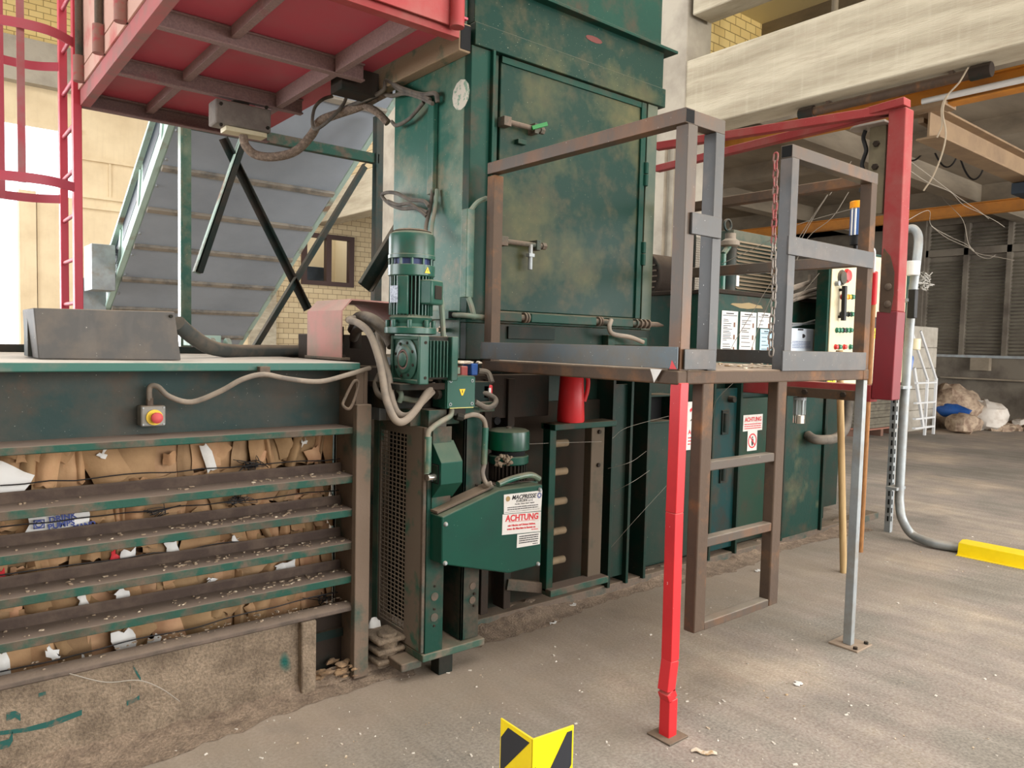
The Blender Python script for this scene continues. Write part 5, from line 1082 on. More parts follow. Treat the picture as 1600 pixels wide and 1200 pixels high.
MB().tube(mixp([(681, 456, 2.9), (688, 466, 2.88), (690, 480, 2.9), (693, 530, 2.92)]), .013, 8, 5).build('motor_lead', HOSE_G, gm)
gp_ = thing('gear_pipe', 'green-grey bent pipe dropping from gearbox into the junction box', 'pipe', (2.0, 2.87, 1.5))
MB().tube(mixp([(694, 525, 2.92), (698, 545, 2.9), (708, 562, 2.89), (712, 578, 2.88)]), .014, 10, 5).build('pipe', HOSE_G, gp_)
MB().cyl(P(712, 574, y=2.88), P(712, 584, y=2.88), .021, n=8).build('gland', HOSE_G, gp_)

# junction box
jx = thing('junction_box', 'square green junction box with yellow warning triangle below the gear motor', 'electrical box', (2.0, 2.9, 1.285))
jx0, jx1, jz0, jz1 = 1.925, 2.09, 1.285, 1.437
MB().box(jx0, jx1, 2.85, 2.96, jz0, jz1).build('housing', G_BRIGHT, jx, .005)
MB().box(jx0 + .004, jx1 - .002, 2.842, 2.85, jz0 + .004, jz1 - .004).build('lid', mat('lid_green', (14, 76, 60), .28), jx, .002)
MB().box(jx0 + .02, jx1 - .01, 2.841, 2.85, jz0 + .002, jz0 + .006).build('worn_lid_edge', mat('worn_edge', (196, 190, 120), .7), jx)
m = MB()
for x in (jx0 + .022, jx1 - .02):
    for z in (jz0 + .022, jz1 - .022): m.ringtube((x, 2.842, z), (x, 2.839, z), .008, .003, 12)
m.build('lid_screw', GALV, jx)
k = Vector(((jx0 + jx1) / 2 + .005, 2.841, (jz0 + jz1) / 2 + .002)); m = MB(); m.hexa([k + Vector(v) for v in ((-.017, 0, .014), (.017, 0, .014), (.004, 0, -.016), (-.004, 0, -.016))], [k + Vector((a, -.0015, b_)) for a, b_ in ((-.017, .014), (.017, .014), (.004, -.016), (-.004, -.016))]); o = m.build('warning_triangle', YELB, jx)
MB().box(k.x - .002, k.x + .002, 2.8385, 2.8395, k.z - .004, k.z + .009).build('lightning_mark', INKK, o)
MB().cyl((1.925, 2.90, 1.40), (1.895, 2.89, 1.40), .024, n=8).cyl((1.925, 2.90, 1.35), (1.895, 2.89, 1.35), .024, n=8).build('gland', G_DARK, jx, .002)
MB().box(1.98, 2.05, 2.86, 2.93, 1.25, 1.285).build('lower_gland', G_DARK, jx, .004)
for nm, pts, r in (('thick_hose', [(560, 497, 3.35), (545, 500, 3.3), (560, 505, 3.2), (578, 522, 3.08), (592, 560, 2.98), (598, 590, 2.93), (604, 625, 2.88), (617, 655, 2.83), (632, 658, 2.82), (650, 640, 2.83), (668, 612, 2.86), (678, 602, 2.89)], .017),
                   ('thick_hose', [(575, 492, 3.35), (588, 512, 3.22), (600, 560, 3.08), (608, 590, 2.97), (612, 620, 2.92), (622, 645, 2.88), (640, 648, 2.86), (660, 628, 2.87), (676, 612, 2.9)], .0145)):
    o = MB().tube(mixp(pts), r, 12, 6).build(nm, RUBBER_P)
    tag(o, 'outer pale dusty hose looping from red cover round to junction box' if r > .016 else 'inner pale dusty hose looping from red cover round to junction box', 'hose', 'hoses feeding the junction box')
o = MB().tube(mixp([(552, 516, 3.45), (560, 497, 3.36), (582, 500, 3.2), (603, 520, 3.1), (614, 540, 3.05)]), .03, 12, 6).tube(mixp([(552, 528, 3.45), (562, 512, 3.34), (585, 512, 3.2)]), .024, 12, 6).build('arched_hose', RUBBER); tag(o, 'dark thick hoses arching out of the red cover to gear motor', 'hose')
o = MB().tube(mixp([(593, 585, 3.1), (587, 600, 3.08), (590, 614, 3.05), (600, 622, 3.02)]), .014, 10, 5).build('short_hose', RUBBER); tag(o, 'short dark hose curl behind the pale looping hoses', 'hose')
o = MB().tube(mixp([(620, 612, 3.0), (624, 610, 2.97), (627, 618, 2.95), (624, 628, 2.96)]), .012, 10, 5).tube(mixp([(628, 622, 2.97), (645, 625, 2.97), (655, 627, 2.97)]), .014, 8, 3).build('curled_fitting', HOSE_G); tag(o, 'small green curled fitting under the gearbox', 'fitting')
# valve bits behind the junction box
vb = thing('valve_group', 'small red and blue hydraulic valves behind the green junction box', 'valve', (2.2, 3.02, 1.3))
a = P(759, 612, y=3.0); MB().box(a.x - .03, a.x + .03, 2.98, 3.05, a.z - .035, a.z + .035).build('red_valve', RED, vb, .006)
MB().box(a.x - .0, a.x + .012, 2.972, 2.98, a.z - .03, a.z + .02).build('white_label', PAPER, vb)
a = P(722, 578, y=3.05); MB().box(a.x - .025, a.x + .015, 3.02, 3.1, a.z - .03, a.z + .02).build('red_valve', RED_OLD, vb, .005); a = P(734, 577, y=3.05); MB().box(a.x - .01, a.x + .03, 3.02, 3.1, a.z - .03, a.z + .03).build('blue_valve', BLUE, vb, .005)
m = MB(); g = random.Random(8)
for i in range(14): m.blob((P(727 + g.uniform(-12, 18), 571, y=3.05).x, 3.05 + g.uniform(-.03, .04), a.z + .035), .02, .015, .008, 6, 5, .4, i)
m.build('dust_pile', LITTER, vb)
MB().tube(mixp([(748, 580, 3.05), (762, 583, 3.03), (768, 598, 3.0)]), .016, 8, 5).tube(mixp([(742, 628, 2.9), (760, 637, 2.9), (772, 633, 2.93), (774, 624, 2.96), (762, 616, 2.98), (748, 612, 3.0)]), .014, 10, 6).build('hose', RUBBER, vb)
MB().box(2.15, 2.3, 2.96, 3.08, 1.25, 1.30).build('valve_base', G_RAIL, vb, .004)

# ================================================================ big cover with maker's plates and small motor behind
bc = thing('drive_cover', 'large faceted green drive cover with white maker plates', 'cover', (2.17, 2.83, .48))
F = [P(691, 808, y=2.78), P(780, 766, y=2.78), P(848, 757, y=2.78), P(845, 883, y=2.78), P(795, 896, y=2.78), P(690, 882, y=2.78)]
poly = [(p.x, p.z) for p in F]
MB().prism(poly, 'y', 2.78, 2.885).build('cover_body', G_BRIGHT, bc, .006)
m = MB(); 
for a in ((696, 819), (843, 765), (695, 880), (840, 881)): p = P(*a, y=2.78); m.lathe((p.x, 2.78, p.z), (0, -1, 0), [(.011, 0), (.011, .004), (.007, .012), (.002, .013)], 12)
m.build('cap_screw', GALV, bc)
MB().prism([(poly[0][0] + .0, poly[0][1] + .006), (poly[1][0], poly[1][1] + .006), (poly[1][0], poly[1][1] + .018), (poly[0][0], poly[0][1] + .018)], 'y', 2.82, 2.9).build('back_seam', DIRTY, bc, .002)
PY = 2.7795
def plate(nm, lab, corners):
    pts = [P(*c, y=PY) for c in corners]; m = MB(); m.hexa(pts, [p - Vector((0, .002, 0)) for p in pts]); o = m.build(nm, SIGNW); tag(o, lab, 'plate'); 
    u = (pts[1] - pts[0] + pts[2] - pts[3]); return o, pts, u.normalized(), Vector((-u.normalized().z, 0, u.normalized().x))
o1, pts, U, V = plate('maker_plate', 'white maker plate with black name above the ACHTUNG plate', ((787, 773), (847, 766), (845, 798), (787, 803)))
w_ = (pts[1] - pts[0]).length; h_ = (pts[0] - pts[3]).length; ctr = sum(pts, Vector()) / 4 - Vector((0, .0026, 0))
text('lettering', 'MACPRESSE', INKK, o1, ctr + V * h_ * .30 + U * .003, U, V, .030, shear=.25, bold=.0006)
text('lettering', 'EUROPA s.r.l.', INKK, o1, ctr + V * h_ * .10 + U * .008, U, V, .019, shear=.2)
text('lettering', 'Macchine - Presse - Nastri - Impianti', INKK, o1, ctr - V * h_ * .05 + U * .01, U, V, .0085)
k = ctr + V * h_ * .27 - U * w_ * .40; MB().cyl(k, k - Vector((0, .001, 0)), .013, n=20).build('gold_seal', mat('gold_print', (150, 124, 80), .6), o1)
k = ctr + V * h_ * .30 + U * w_ * .42; m = MB(); m.ringtube(k, k - Vector((0, .001, 0)), .012, .004, 16)
for i in range(10): a = i * math.pi / 5; m.beam(k + U * .012 * math.cos(a) + V * .012 * math.sin(a), k + U * .016 * math.cos(a) + V * .016 * math.sin(a), .003, .001, up=(0, 1, 0))
m.build('gear_emblem', INKB, o1)
def slines(parent, c, U, V, w, ys, th, ink, seed):
    g = random.Random(seed); m = MB()
    for yy in ys:
        x = -w / 2
        while x < w / 2 - .004:
            L = min(g.uniform(.005, .02), w / 2 - x); p = c + U * x + V * yy
            m.hexa([p, p + U * L * .85, p + U * L * .85 + V * th, p + V * th], [v - Vector((0, .0005, 0)) for v in (p, p + U * L * .85, p + U * L * .85 + V * th, p + V * th)]); x += L
    m.build('small_print', ink, parent)
slines(o1, ctr, U, V, w_ * .8, (-h_ * .22, -h_ * .33), .004, INKK, 3); slines(o1, ctr, U, V, w_ * .92, (-h_ * .43,), .0015, INKK, 4)
o2, pts, U, V = plate('achtung_plate', 'white plate with red ACHTUNG warning on the green cover', ((785, 804), (845, 799), (844, 830), (784, 836)))
w_ = (pts[1] - pts[0]).length; h_ = (pts[0] - pts[3]).length; ctr = sum(pts, Vector()) / 4 - Vector((0, .0026, 0))
text('lettering', 'ACHTUNG', INKR, o2, ctr + V * h_ * .28, U, V, .043, bold=.0012)
k = ctr + V * h_ * .10; m = MB(); m.hexa([k - U * .085, k + U * .085, k + U * .085 + V * .002, k - U * .085 + V * .002], [v - Vector((0, .0006, 0)) for v in (k - U * .085, k + U * .085, k + U * .085 + V * .002, k - U * .085 + V * .002)]); m.build('underline', INKR, o2)
text('lettering', 'mit Händen auf Distanz bleiben,', INKR, o2, ctr - V * h_ * .07, U, V, .0138, bold=.0004)
text('lettering', 'wenn die Maschine in Betrieb ist.', INKR, o2, ctr - V * h_ * .24, U, V, .0138, bold=.0004)
slines(o2, ctr + U * w_ * .35, U, V, w_ * .18, (-h_ * .38,), .004, INKR, 6)
o3, pts, U, V = plate('notice_plate', 'small white notice plate with black print below the ACHTUNG plate', ((808, 835), (844, 831), (843, 850), (807, 856)))
w_ = (pts[1] - pts[0]).length; h_ = (pts[0] - pts[3]).length; ctr = sum(pts, Vector()) / 4 - Vector((0, .0026, 0))
slines(o3, ctr, U, V, w_ * .84, (h_ * .28, h_ * .12, -h_ * .04, -h_ * .2), .0048, INKK, 7); slines(o3, ctr + U * w_ * .3, U, V, w_ * .25, (-h_ * .38,), .004, INKK, 8)
sm = thing('small_motor', 'small upright green motor with dusty top behind the drive cover', 'motor', (2.39, 2.97, .88))
sx, sy = 2.395, 2.96
MB().lathe((sx, sy, 0), (0, 0, 1), [(.02, 1.158), (.09, 1.156), (.105, 1.148), (.108, 1.135), (.108, 1.055), (.1, 1.05)], 30).build('fan_cowl', mat('cowl_glossy_green', (10, 74, 48), .25, 0, (16, 60, 50), 5, .4, .6, (120, 116, 96)), sm)
MB().lathe((sx, sy, 0), (0, 0, 1), [(.085, 1.02), (.085, 1.055)], 24).build('fan_gap', HOLE_SHADE, sm)  # black ring wall, shade in the fan gap put into colour
MB().lathe((sx, sy, 0), (0, 0, 1), [(.1, 1.025), (.104, 1.02), (.104, .985), (.098, .98)], 28).build('cowl_ring', G_BRIGHT, sm)
m = MB()
for i in range(30): a = i * math.pi / 15; m.beam((sx + .088 * math.cos(a), sy + .088 * math.sin(a), .90), (sx + .088 * math.cos(a), sy + .088 * math.sin(a), .98), .005, .024, up=(math.cos(a), math.sin(a), 0))
m.lathe((sx, sy, 0), (0, 0, 1), [(.08, .88), (.08, .985)], 20); m.build('finned_stator', DIRTY_D, sm)
MB().box(sx - .13, sx + .14, sy - .08, sy + .1, .865, .89).build('base_plate', G_RAIL, sm, .004)
MB().cyl((sx, sy, 1.158), (sx, sy, 1.168), .014, n=8).build('cap_nut', DIRTY, sm)
m = MB(); g = random.Random(14)
for i in range(22): m.blob((sx - .1 + g.uniform(-.03, .05), sy - .085 + g.uniform(-.02, .03), .985 + g.uniform(0, .06)), .011, .01, .01, 6, 5, .4, i)
m.build('dust_clump', CRUST, sm)
o = MB().tube(mixp([(778, 757, 2.84), (800, 748, 2.85), (828, 742, 2.86), (842, 748, 2.87)]), .016, 10, 5).build('motor_cable', G_SIDE); tag(o, 'green cable lying across the drive cover top below small motor', 'cable')

# ================================================================ right side: tank, cabinet, swing arm, poles
ht = thing('hydraulic_tank', 'dark green hydraulic tank with posters behind the platform', 'tank', (5.1, 3.8, 1.45))
HX0, HX1, HY0, HY1, HZ = 4.47, 6.0, 3.22, 4.7, 1.985
MB().box(HX0, HX1, HY0, HY1, 1.45, HZ).build('tank_shell', G_TOWER, ht, .004)
MB().box(HX0 - .02, HX1 + .02, HY0 - .02, HY1, HZ, HZ + .03).build('tank_lid', DIRTY_D, ht, .004)
MB().box(HX0 - .006, HX0 + .012, HY0 - .008, HY0, 1.45, HZ).build('pale_corner_edge', G_SIDE, ht)
p = P(1170, 478, y=HY0 - .003); g = random.Random(3); m = MB(); m.prism([(p.x + .22 * math.cos(i * .52) * g.uniform(.7, 1.1), p.z + .022 * math.sin(i * .52) * g.uniform(.6, 1.2)) for i in range(12)], 'y', HY0 - .003, HY0); m.build('tan_stain', mat('tan_stain', (150, 132, 98), .9), ht)
def poster(lab, c4, seed, mt=PAPER):
    pts = [P(*c, y=HY0 - .004) for c in c4]; x0, x1 = pts[0].x, pts[1].x; zt, zb = pts[0].z, pts[3].z
    o = MB().box(x0, x1, HY0 - .006, HY0 - .003, zb, zt).build('instruction_poster', mt); tag(o, lab, 'poster', 'instruction posters on the green tank')
    g = random.Random(seed); m = MB(); y = HY0 - .0064
    m.box(x0 + .01, x1 - .01, y, y + .0004, zt - .035, zt - .030).box(x0 + .05, x1 - .05, y, y + .0004, zt - .022, zt - .014)
    z = zt - .06
    while z > zb + .02:
        L = g.uniform(.3, .75) * (x1 - x0); m.box(x0 + .02, x0 + .02 + L * .8, y, y + .0004, z - .005, z); z -= g.choice((.012, .016, .03))
    m.build('print', INKK, o)
    m = MB()
    for i in range(3): zz = zt - .08 - i * .09; m.box(x1 - .05, x1 - .03, y - .0003, y, zz - .035, zz)
    m.build('pictogram', mat('brown_print', (120, 84, 66), .7) if 'brown_print' not in bpy.data.materials else bpy.data.materials['brown_print'], o)
poster('left instruction poster with brown picture on the green tank', ((1128, 485), (1153, 486), (1153, 552), (1127, 552)), 1)
poster('middle instruction poster with ruled boxes on the green tank', ((1157, 487), (1182, 488), (1182, 552), (1157, 552)), 2)
poster('right instruction poster beside the gate post on green tank', ((1184, 488), (1206, 490), (1206, 512), (1184, 512)), 3)
poster('pale blue sheet stuck below the right instruction poster', ((1188, 514), (1206, 515), (1206, 552), (1188, 552)), 5, mat('pale_blue_paper', (176, 206, 222), .7))
rd = thing('oil_cooler', 'dusty louvred oil cooler standing on the green tank', 'cooler', (5.0, 3.6, 2.0))
a, b_ = P(1150, 362, y=3.45), P(1205, 455, y=3.45)
MB().box(a.x, b_.x + .35, 3.47, 3.75, 2.02, a.z + .02).build('housing', mat('cooler_dust', (92, 92, 78), .8, 0, (64, 78, 68), 4, .45, .6, DUST), rd, .004)
m = MB(); z = 2.06
while z < a.z - .05: m.hexa([(a.x + .03, 3.44, z), (a.x + .03, 3.465, z + .02), (a.x + .03, 3.47, z + .02), (a.x + .03, 3.445, z)], [(b_.x + .28, 3.44, z), (b_.x + .28, 3.465, z + .02), (b_.x + .28, 3.47, z + .02), (b_.x + .28, 3.445, z)]); z += .03
m.build('louvre_grille', mat('grille_dust', (136, 120, 98), .85), rd)
MB().ringtube((a.x + .0, 3.52, a.z + .06), (a.x + .0, 3.535, a.z + .06), .05, .012, 16).build('lifting_eye', G_PANEL, rd)
fl = thing('return_filter', 'green pipe column with filter head beside the oil cooler', 'filter', (4.75, 3.4, 2.0))
p = P(1137, 455, y=3.4).x
MB().cyl((p + .02, 3.4, 2.0), (p + .02, 3.4, 2.42), .045, n=16).build('standpipe', G_PANEL, fl, .003)
MB().cyl((p - .1, 3.38, 2.0), (p - .1, 3.38, 2.3), .022, n=12).cyl((p - .1, 3.38, 2.3), (p + .02, 3.38, 2.42), .022, n=10).build('pipe', G_SIDE, fl)
MB().lathe((p - .02, 3.38, 2.36), (0, 0, 1), [(.05, 0), (.07, .01), (.07, .04), (.04, .06), (.04, .1)], 14).build('filter_head', RUBBER_P, fl)
MB().box(p + .05, p + .085, 3.36, 3.37, 2.07, 2.15).build('white_tag', PAPER, fl)
fn = thing('pump_fan', 'dark motor fan cowl on the tank beside the tower', 'fan', (4.5, 4.4, 2.0))
p = P(1022, 435, x=4.7)
MB().cyl((4.55, p.y, p.z), (4.95, p.y, p.z), .19, n=28).ringtube((4.53, p.y, p.z), (4.56, p.y, p.z), .2, .02, 28).build('cowl', DIRTY_D, fn, .006)
m = MB()
for i in range(7): z = p.z - .13 + i * .043; w_ = math.sqrt(max(.17 ** 2 - (z - p.z) ** 2, 0)); m.beam((4.535, p.y - w_, z), (4.535, p.y + w_, z), .012, .012)
m.build('grille', DIRTY, fn)
MB().box(4.5, 5.0, p.y - .22, p.y + .2, 2.015, p.z - .15).build('pump_block', DIRTY_D, fn, .01)
cg = P(1155, 330, y=3.6)
cgx = thing('mesh_guard', 'fine wire mesh guard panel rising behind rusty platform posts', 'guard', (4.6, 3.7, 2.0))
m = MB(); a, b_ = P(1086, 375, y=3.75), P(1097, 420, y=3.75)
for i in range(14): x = a.x + i * .018; m.beam((x, 3.75, 2.05), (x, 3.75, 2.48), .003, .003, up=(0, 1, 0))
for i in range(24): z = 2.05 + i * .018; m.beam((a.x, 3.752, z), (a.x + .24, 3.752, z), .003, .003)
m.build('mesh', DIRTY, cgx); MB().box(a.x - .02, a.x + .26, 3.74, 3.765, 2.02, 2.05).box(a.x - .02, a.x + .0, 3.74, 3.765, 2.02, 2.5).build('frame', G_DARK, cgx)

# control cabinet
cc = thing('control_cabinet', 'cream control cabinet with rows of buttons behind the red post', 'cabinet', (6.2, 3.1, 1.28))
KX0, KX1, KY, KZ0, KZ1 = 5.50, 6.90, 2.93, 1.30, 2.40
MB().box(KX0 + .005, KX1 - .005, KY + .012, KY + .11, KZ0, KZ1).build('shell', G_TOWER, cc, .006)
MB().box(KX0 + .03, 6.15, KY, KY + .012, KZ0 + .03, KZ1 - .02).build('door', CREAM, cc, .004)
MB().box(6.17, KX1 - .08, KY, KY + .012, KZ0 + .03, KZ1 - .02).build('door', CREAM, cc, .004)
MB().box(KX1 - .08, KX1, KY - .004, KY + .012, KZ0, KZ1).box(KX0, KX1, KY - .004, KY + .012, KZ1 - .02, KZ1).build('rim', G_TOWER, cc, .002)
def knob(px, py, mt, r=.017, nm='push_button'):
    p = P(px, py, y=KY); MB().lathe((p.x, KY, p.z), (0, -1, 0), [(r * 1.25, 0), (r * 1.25, .006), (r, .008), (r, .022), (r * .6, .024)], 12).build(nm, mt, cc)
for row, y, xs, ms in ((0, 464, (1315, 1320.5, 1325.5, 1331), (BTN_R, BTN_Y, BTN_Y, BTN_G)), (1, 491, (1314, 1319.5, 1325, 1330), (BLACK, G_DARK, G_DARK, BTN_G)), (2, 516, (1307, 1312, 1317, 1322.5, 1328), (BTN_G, BTN_G, BLACK, BTN_G, BTN_G)), (3, 542, (1305, 1310.5, 1318.5, 1328), (BTN_R, BTN_G, BTN_R, BTN_G))):
    for x, mt in zip(xs, ms): knob(x, y, mt)
knob(1323, 431, BTN_R, .045, 'red_stop_knob'); knob(1315, 434, DIRTY, .05, 'main_switch')
p, q_ = P(1312, 447, y=KY), P(1310, 501, y=KY); MB().beam((p.x, KY - .04, p.z), (q_.x, KY - .04, q_.z), .035, .03, up=(0, 1, 0)).box(p.x - .012, p.x + .012, KY - .04, KY, p.z - .04, p.z - .02).box(q_.x - .012, q_.x + .012, KY - .04, KY, q_.z + .02, q_.z + .04).build('door_handle', BLACK, cc, .004)
p = P(1306, 443, y=KY); MB().cyl((p.x, KY, p.z), (p.x, KY - .03, p.z), .02, n=10).build('lock', GALV, cc)
p = P(1367, 504, y=KY); MB().box(p.x - .035, p.x + .035, KY - .01, KY, p.z - .045, p.z + .045).build('black_latch', BLACK, cc, .004)
for px_, py_, tx, nm in ((1365.5, 521, '2', 'yellow_tag'), (1299, 593, '12', 'yellow_tag')):
    p = P(px_, py_, y=KY); 
    o = MB().cyl((p.x, KY - .0005, p.z), (p.x, KY - .003, p.z), .045, n=18).build(nm, mat('yellow_tag', (236, 226, 20), .5) if 'yellow_tag' not in bpy.data.materials else bpy.data.materials['yellow_tag'], cc) if tx == '2' else MB().box(p.x - .06, p.x + .06, KY - .003, KY, p.z - .035, p.z + .035).build(nm, bpy.data.materials['yellow_tag'], cc)
    text('lettering', tx, INKK, o, (p.x, KY - .004, p.z), (1, 0, 0), (0, 0, 1), .055)
MB().box(KX0 + .05, 5.95, KY + .11, 3.215, 1.5, 1.56).build('rear_bracket', G_TOWER, cc)
for px_ in (1422, 1421, 1420):
    pass
m = MB(); p = P(1424, 525, y=KY - .02); m.cyl((p.x, KY - .05, 1.62), (p.x, KY - .05, 1.72), .05, n=16); m.build('rear_latch', CREAM, cc, .006)
MB().tube([P(1421, 555, y=2.88), P(1424, 562, y=2.86), P(1420, 580, y=2.86), P(1415, 590, y=2.87)], .02, 6, 4).build('blue_rag', BLUE, cc)
lg = thing('perforated_leg', 'slotted grey steel leg carrying the control cabinet', 'support leg', (6.74, 2.95, 0))
MB().angle((6.72, 2.92, 0), (6.72, 2.92, 1.30), .05, .05, .004, up=(0, 1, 0), fx=-1).build('angle_bar', GALV, lg)
z = .1; s0 = None
while z < 1.25:
    for sb in ((6.728, 6.740, 2.9165, 2.9195, z, z + .045), (6.7165, 6.7195, 2.935, 2.948, z, z + .045)): MB().box(*sb).build('slot_hole_shade', HOLE_SHADE, lg)  # black patches painted as the shade in the slots
    z += .075
ct = thing('steel_conduit', 'galvanised steel conduit bending from cabinet down to yellow floor channel', 'conduit', (6.8, 2.75, 0))
MB().tube(mixp([(1418, 358, 2.95), (1428, 358, 2.9), (1435, 372, 2.85), (1432, 410, 2.8), (1424, 480, 2.8), (1414, 620, 2.8), (1406, 760, 2.78), (1406, 790, 2.76)]) + [P(1410, 812, y=2.72), P(1425, 835, z=.06), P(1455, 848, z=.045), P(1500, 856, z=.04)], .036, 14, 6).build('pipe', GALV, ct)
p = P(1427, 408, y=2.8); MB().cyl(p, p - Vector((0, 0, .12)), .055, n=16).build('pipe_socket', WHITE, ct, .004)
for a in ((1407, 762), (1417, 605), (1424, 470)): p = P(*a, y=2.79); MB().box(p.x - .12, p.x + .05, 2.77, 2.86, p.z - .012, p.z + .012).build('pipe_clip', GALV, ct)
p = P(1424, 475, y=2.76); MB().box(p.x - .03, p.x + .03, 2.72, 2.78, p.z - .12, p.z + .12).build('black_clamp', BLACK, ct, .006)
yc = thing('floor_cable_channel', 'bright yellow steel cable channel lying on the floor at right', 'cable channel', (6.5, 1.9, 0))
a, b_ = P(1495, 867, z=0), P(1640, 897, z=0); d = (b_ - a).normalized(); nn = Vector((-d.y, d.x, 0)); nn = nn if nn.x > 0 else -nn
prf = [(0, 0), (0.02, .095), (.1, .11), (.2, .095), (.22, 0)]
MB().hexa([a + nn * u + Vector((0, 0, v)) for u, v in prf], [b_ + nn * u + Vector((0, 0, v)) for u, v in prf]).build('channel', YEL, yc, .004)
MB().hexa([a + nn * u + Vector((0, 0, v)) for u, v in ((-.03, 0), (-.03, .004), (0, .004), (0, 0))], [b_ + nn * u + Vector((0, 0, v)) for u, v in ((-.03, 0), (-.03, .004), (0, .004), (0, 0))]).build('foot_flange', YEL, yc)

# red swing arm
sa = thing('red_swing_arm', 'red steel swing arm with tall post and lower beam behind platform', 'arm', (5, 2.3, 1.3))
AX = 5.0
pt, pm, pb = P(1407, 172, x=AX), P(1393, 487, x=AX), P(1384, 622, x=AX)
MB().hexa([(AX - .05, pb.y - .06, pb.z - .01), (AX + .07, pb.y - .06, pb.z - .01), (AX + .07, pb.y + .075, pb.z - .01), (AX - .05, pb.y + .075, pb.z - .01)], [(AX - .05, pm.y - .06, pm.z), (AX + .07, pm.y - .06, pm.z), (AX + .07, pm.y + .075, pm.z), (AX - .05, pm.y + .075, pm.z)]).build('lower_post', mat('dark_red_post', (128, 38, 46), .5, 0, (116, 42, 48), 4, .4, .7, chips=(190, 130, 120), chip_t=.75), sa, .006)
MB().hexa([(AX - .045, pm.y - .055, pm.z), (AX + .07, pm.y - .055, pm.z), (AX + .07, pm.y + .065, pm.z), (AX - .045, pm.y + .065, pm.z)], [(AX - .045, pt.y - .055, pt.z), (AX + .07, pt.y - .055, pt.z), (AX + .07, pt.y + .055, pt.z), (AX - .045, pt.y + .055, pt.z)]).build('upper_post', RED_OLD, sa, .006)
m = MB(); pl0 = [P(a, b_, x=AX - .05) for a, b_ in ((1383, 488), (1377, 490), (1372, 430), (1373, 392), (1382, 395), (1389, 410), (1393, 440), (1391, 470))]
pl0 = [P(a, b_, x=AX - .052) for a, b_ in ((1391, 489), (1374, 487), (1377, 410), (1381, 388), (1391, 400), (1397, 425), (1396, 460))]
m.hexa(pl0, [p + Vector((.006, 0, 0)) for p in pl0]); pln = m.build('rusty_gusset', RUST, sa)
m = MB()
for a in ((1388, 448), (1387, 475)): m.lathe(P(*a, x=AX - .052), (-1, 0, 0), [(.022, 0), (.022, .006), (.008, .012)], 14)
m.build('rivet', DIRTY, pln)
for (e1, sc) in (((4.61, 3.93, 3.165), 0), ((5.19, 4.41, 3.165), 1)):
    s0 = Vector((pt.x, pt.y, 3.165)); MB().beam(s0, e1, .06, .058).build('upper_arm', RED_OLD, sa, .004)
MB().prism([(AX - .09 + .09 * (1 - math.cos(t)) if False else AX - .02 + .08 * math.cos(t), pt.y + .22 + .09 * math.sin(t)) for t in [i * math.pi / 8 for i in range(9)]] + [(AX - .1, pt.y + .05), (AX + .06, pt.y + .05)], 'z', 3.075, 3.09).build('pivot_plate', mat('pivot_plate_dull', (150, 140, 132), .6, .2), sa, .003)
MB().beam((AX - .02, pt.y - .05, 3.19), (AX - .02, pt.y + .2, 3.175), .1, .05).build('arm_joint', RED_OLD, sa, .004)
cp_ = MB(); c1_, c2_ = P(1368, 205, x=AX + .02), P(1350, 330, x=AX + .02); cp_.box(AX - .02, AX + .05, c1_.y - .09, c1_.y + .02, 2.5, 3.08); cp_.build('clamp_column', mat('olive_dusty_column', (116, 106, 84), .7, 0, (94, 86, 70), 5), sa, .006)
for a in ((1370, 225), (1368, 261)): MB().bolt(P(*a, x=AX - .02), (-1, 0, 0), .022, .02).build('column_bolt', DIRTY_D, sa)
p = P(1351, 230, x=AX); m = MB(); m.tube([(AX - .0, p.y + .012 * math.sin(i * 1.6), 3.07 - i * .045) for i in range(10)], .014, 8, 4); m.build('spiral_spring', BLACK, sa)
la, lb_ = P(1160, 606, x=AX), P(1380, 617, x=AX)
MB().box(AX - .049, AX + .05, lb_.y + .06, 3.34, 1.262, 1.375).build('lower_beam', RED_OLD, sa, .005)
MB().box(AX - .056, AX - .05, 2.35, 3.0, 1.262, 1.33).build('rusty_side_plate', RUST, sa, .002)
m = MB()
for y in (2.95, 2.78, 2.5): m.bolt((AX - .056, y, 1.30), (-1, 0, 0), .022, .016)
m.build('beam_bolt', DIRTY_D, sa)
# signal lamp
sl2 = thing('signal_lamp', 'signal lamp with amber cap on pole above the control cabinet', 'lamp', (5.9, 3.0, 2.3))
p = P(1338, 365, y=3.05)
MB().cyl((p.x, 3.05, 2.38), (p.x, 3.05, 2.47), .02, n=10).build('pole', BLACK, sl2); MB().cyl((p.x, 3.05, 2.47), (p.x, 3.05, 2.55), .05, n=16).build('base', BLACK, sl2, .004)
MB().cyl((p.x, 3.05, 2.55), (p.x, 3.05, 2.77), .055, n=18).build('lens', mat('blue_lens', (60, 90, 140), .25), sl2, .003)
m = MB()
for i in range(2): a = 2.9 + i * .5; m.box(p.x + .056 * math.cos(a) - .006, p.x + .056 * math.cos(a) + .006, 3.05 + .056 * math.sin(a) - .006, 3.05 + .056 * math.sin(a) + .006, 2.55, 2.77)
m.build('white_rib', WHITE, sl2); MB().cyl((p.x, 3.05, 2.77), (p.x, 3.05, 2.83), .06, n=18).build('amber_cap', mat('amber_cap', (246, 160, 30), .35), sl2, .006)
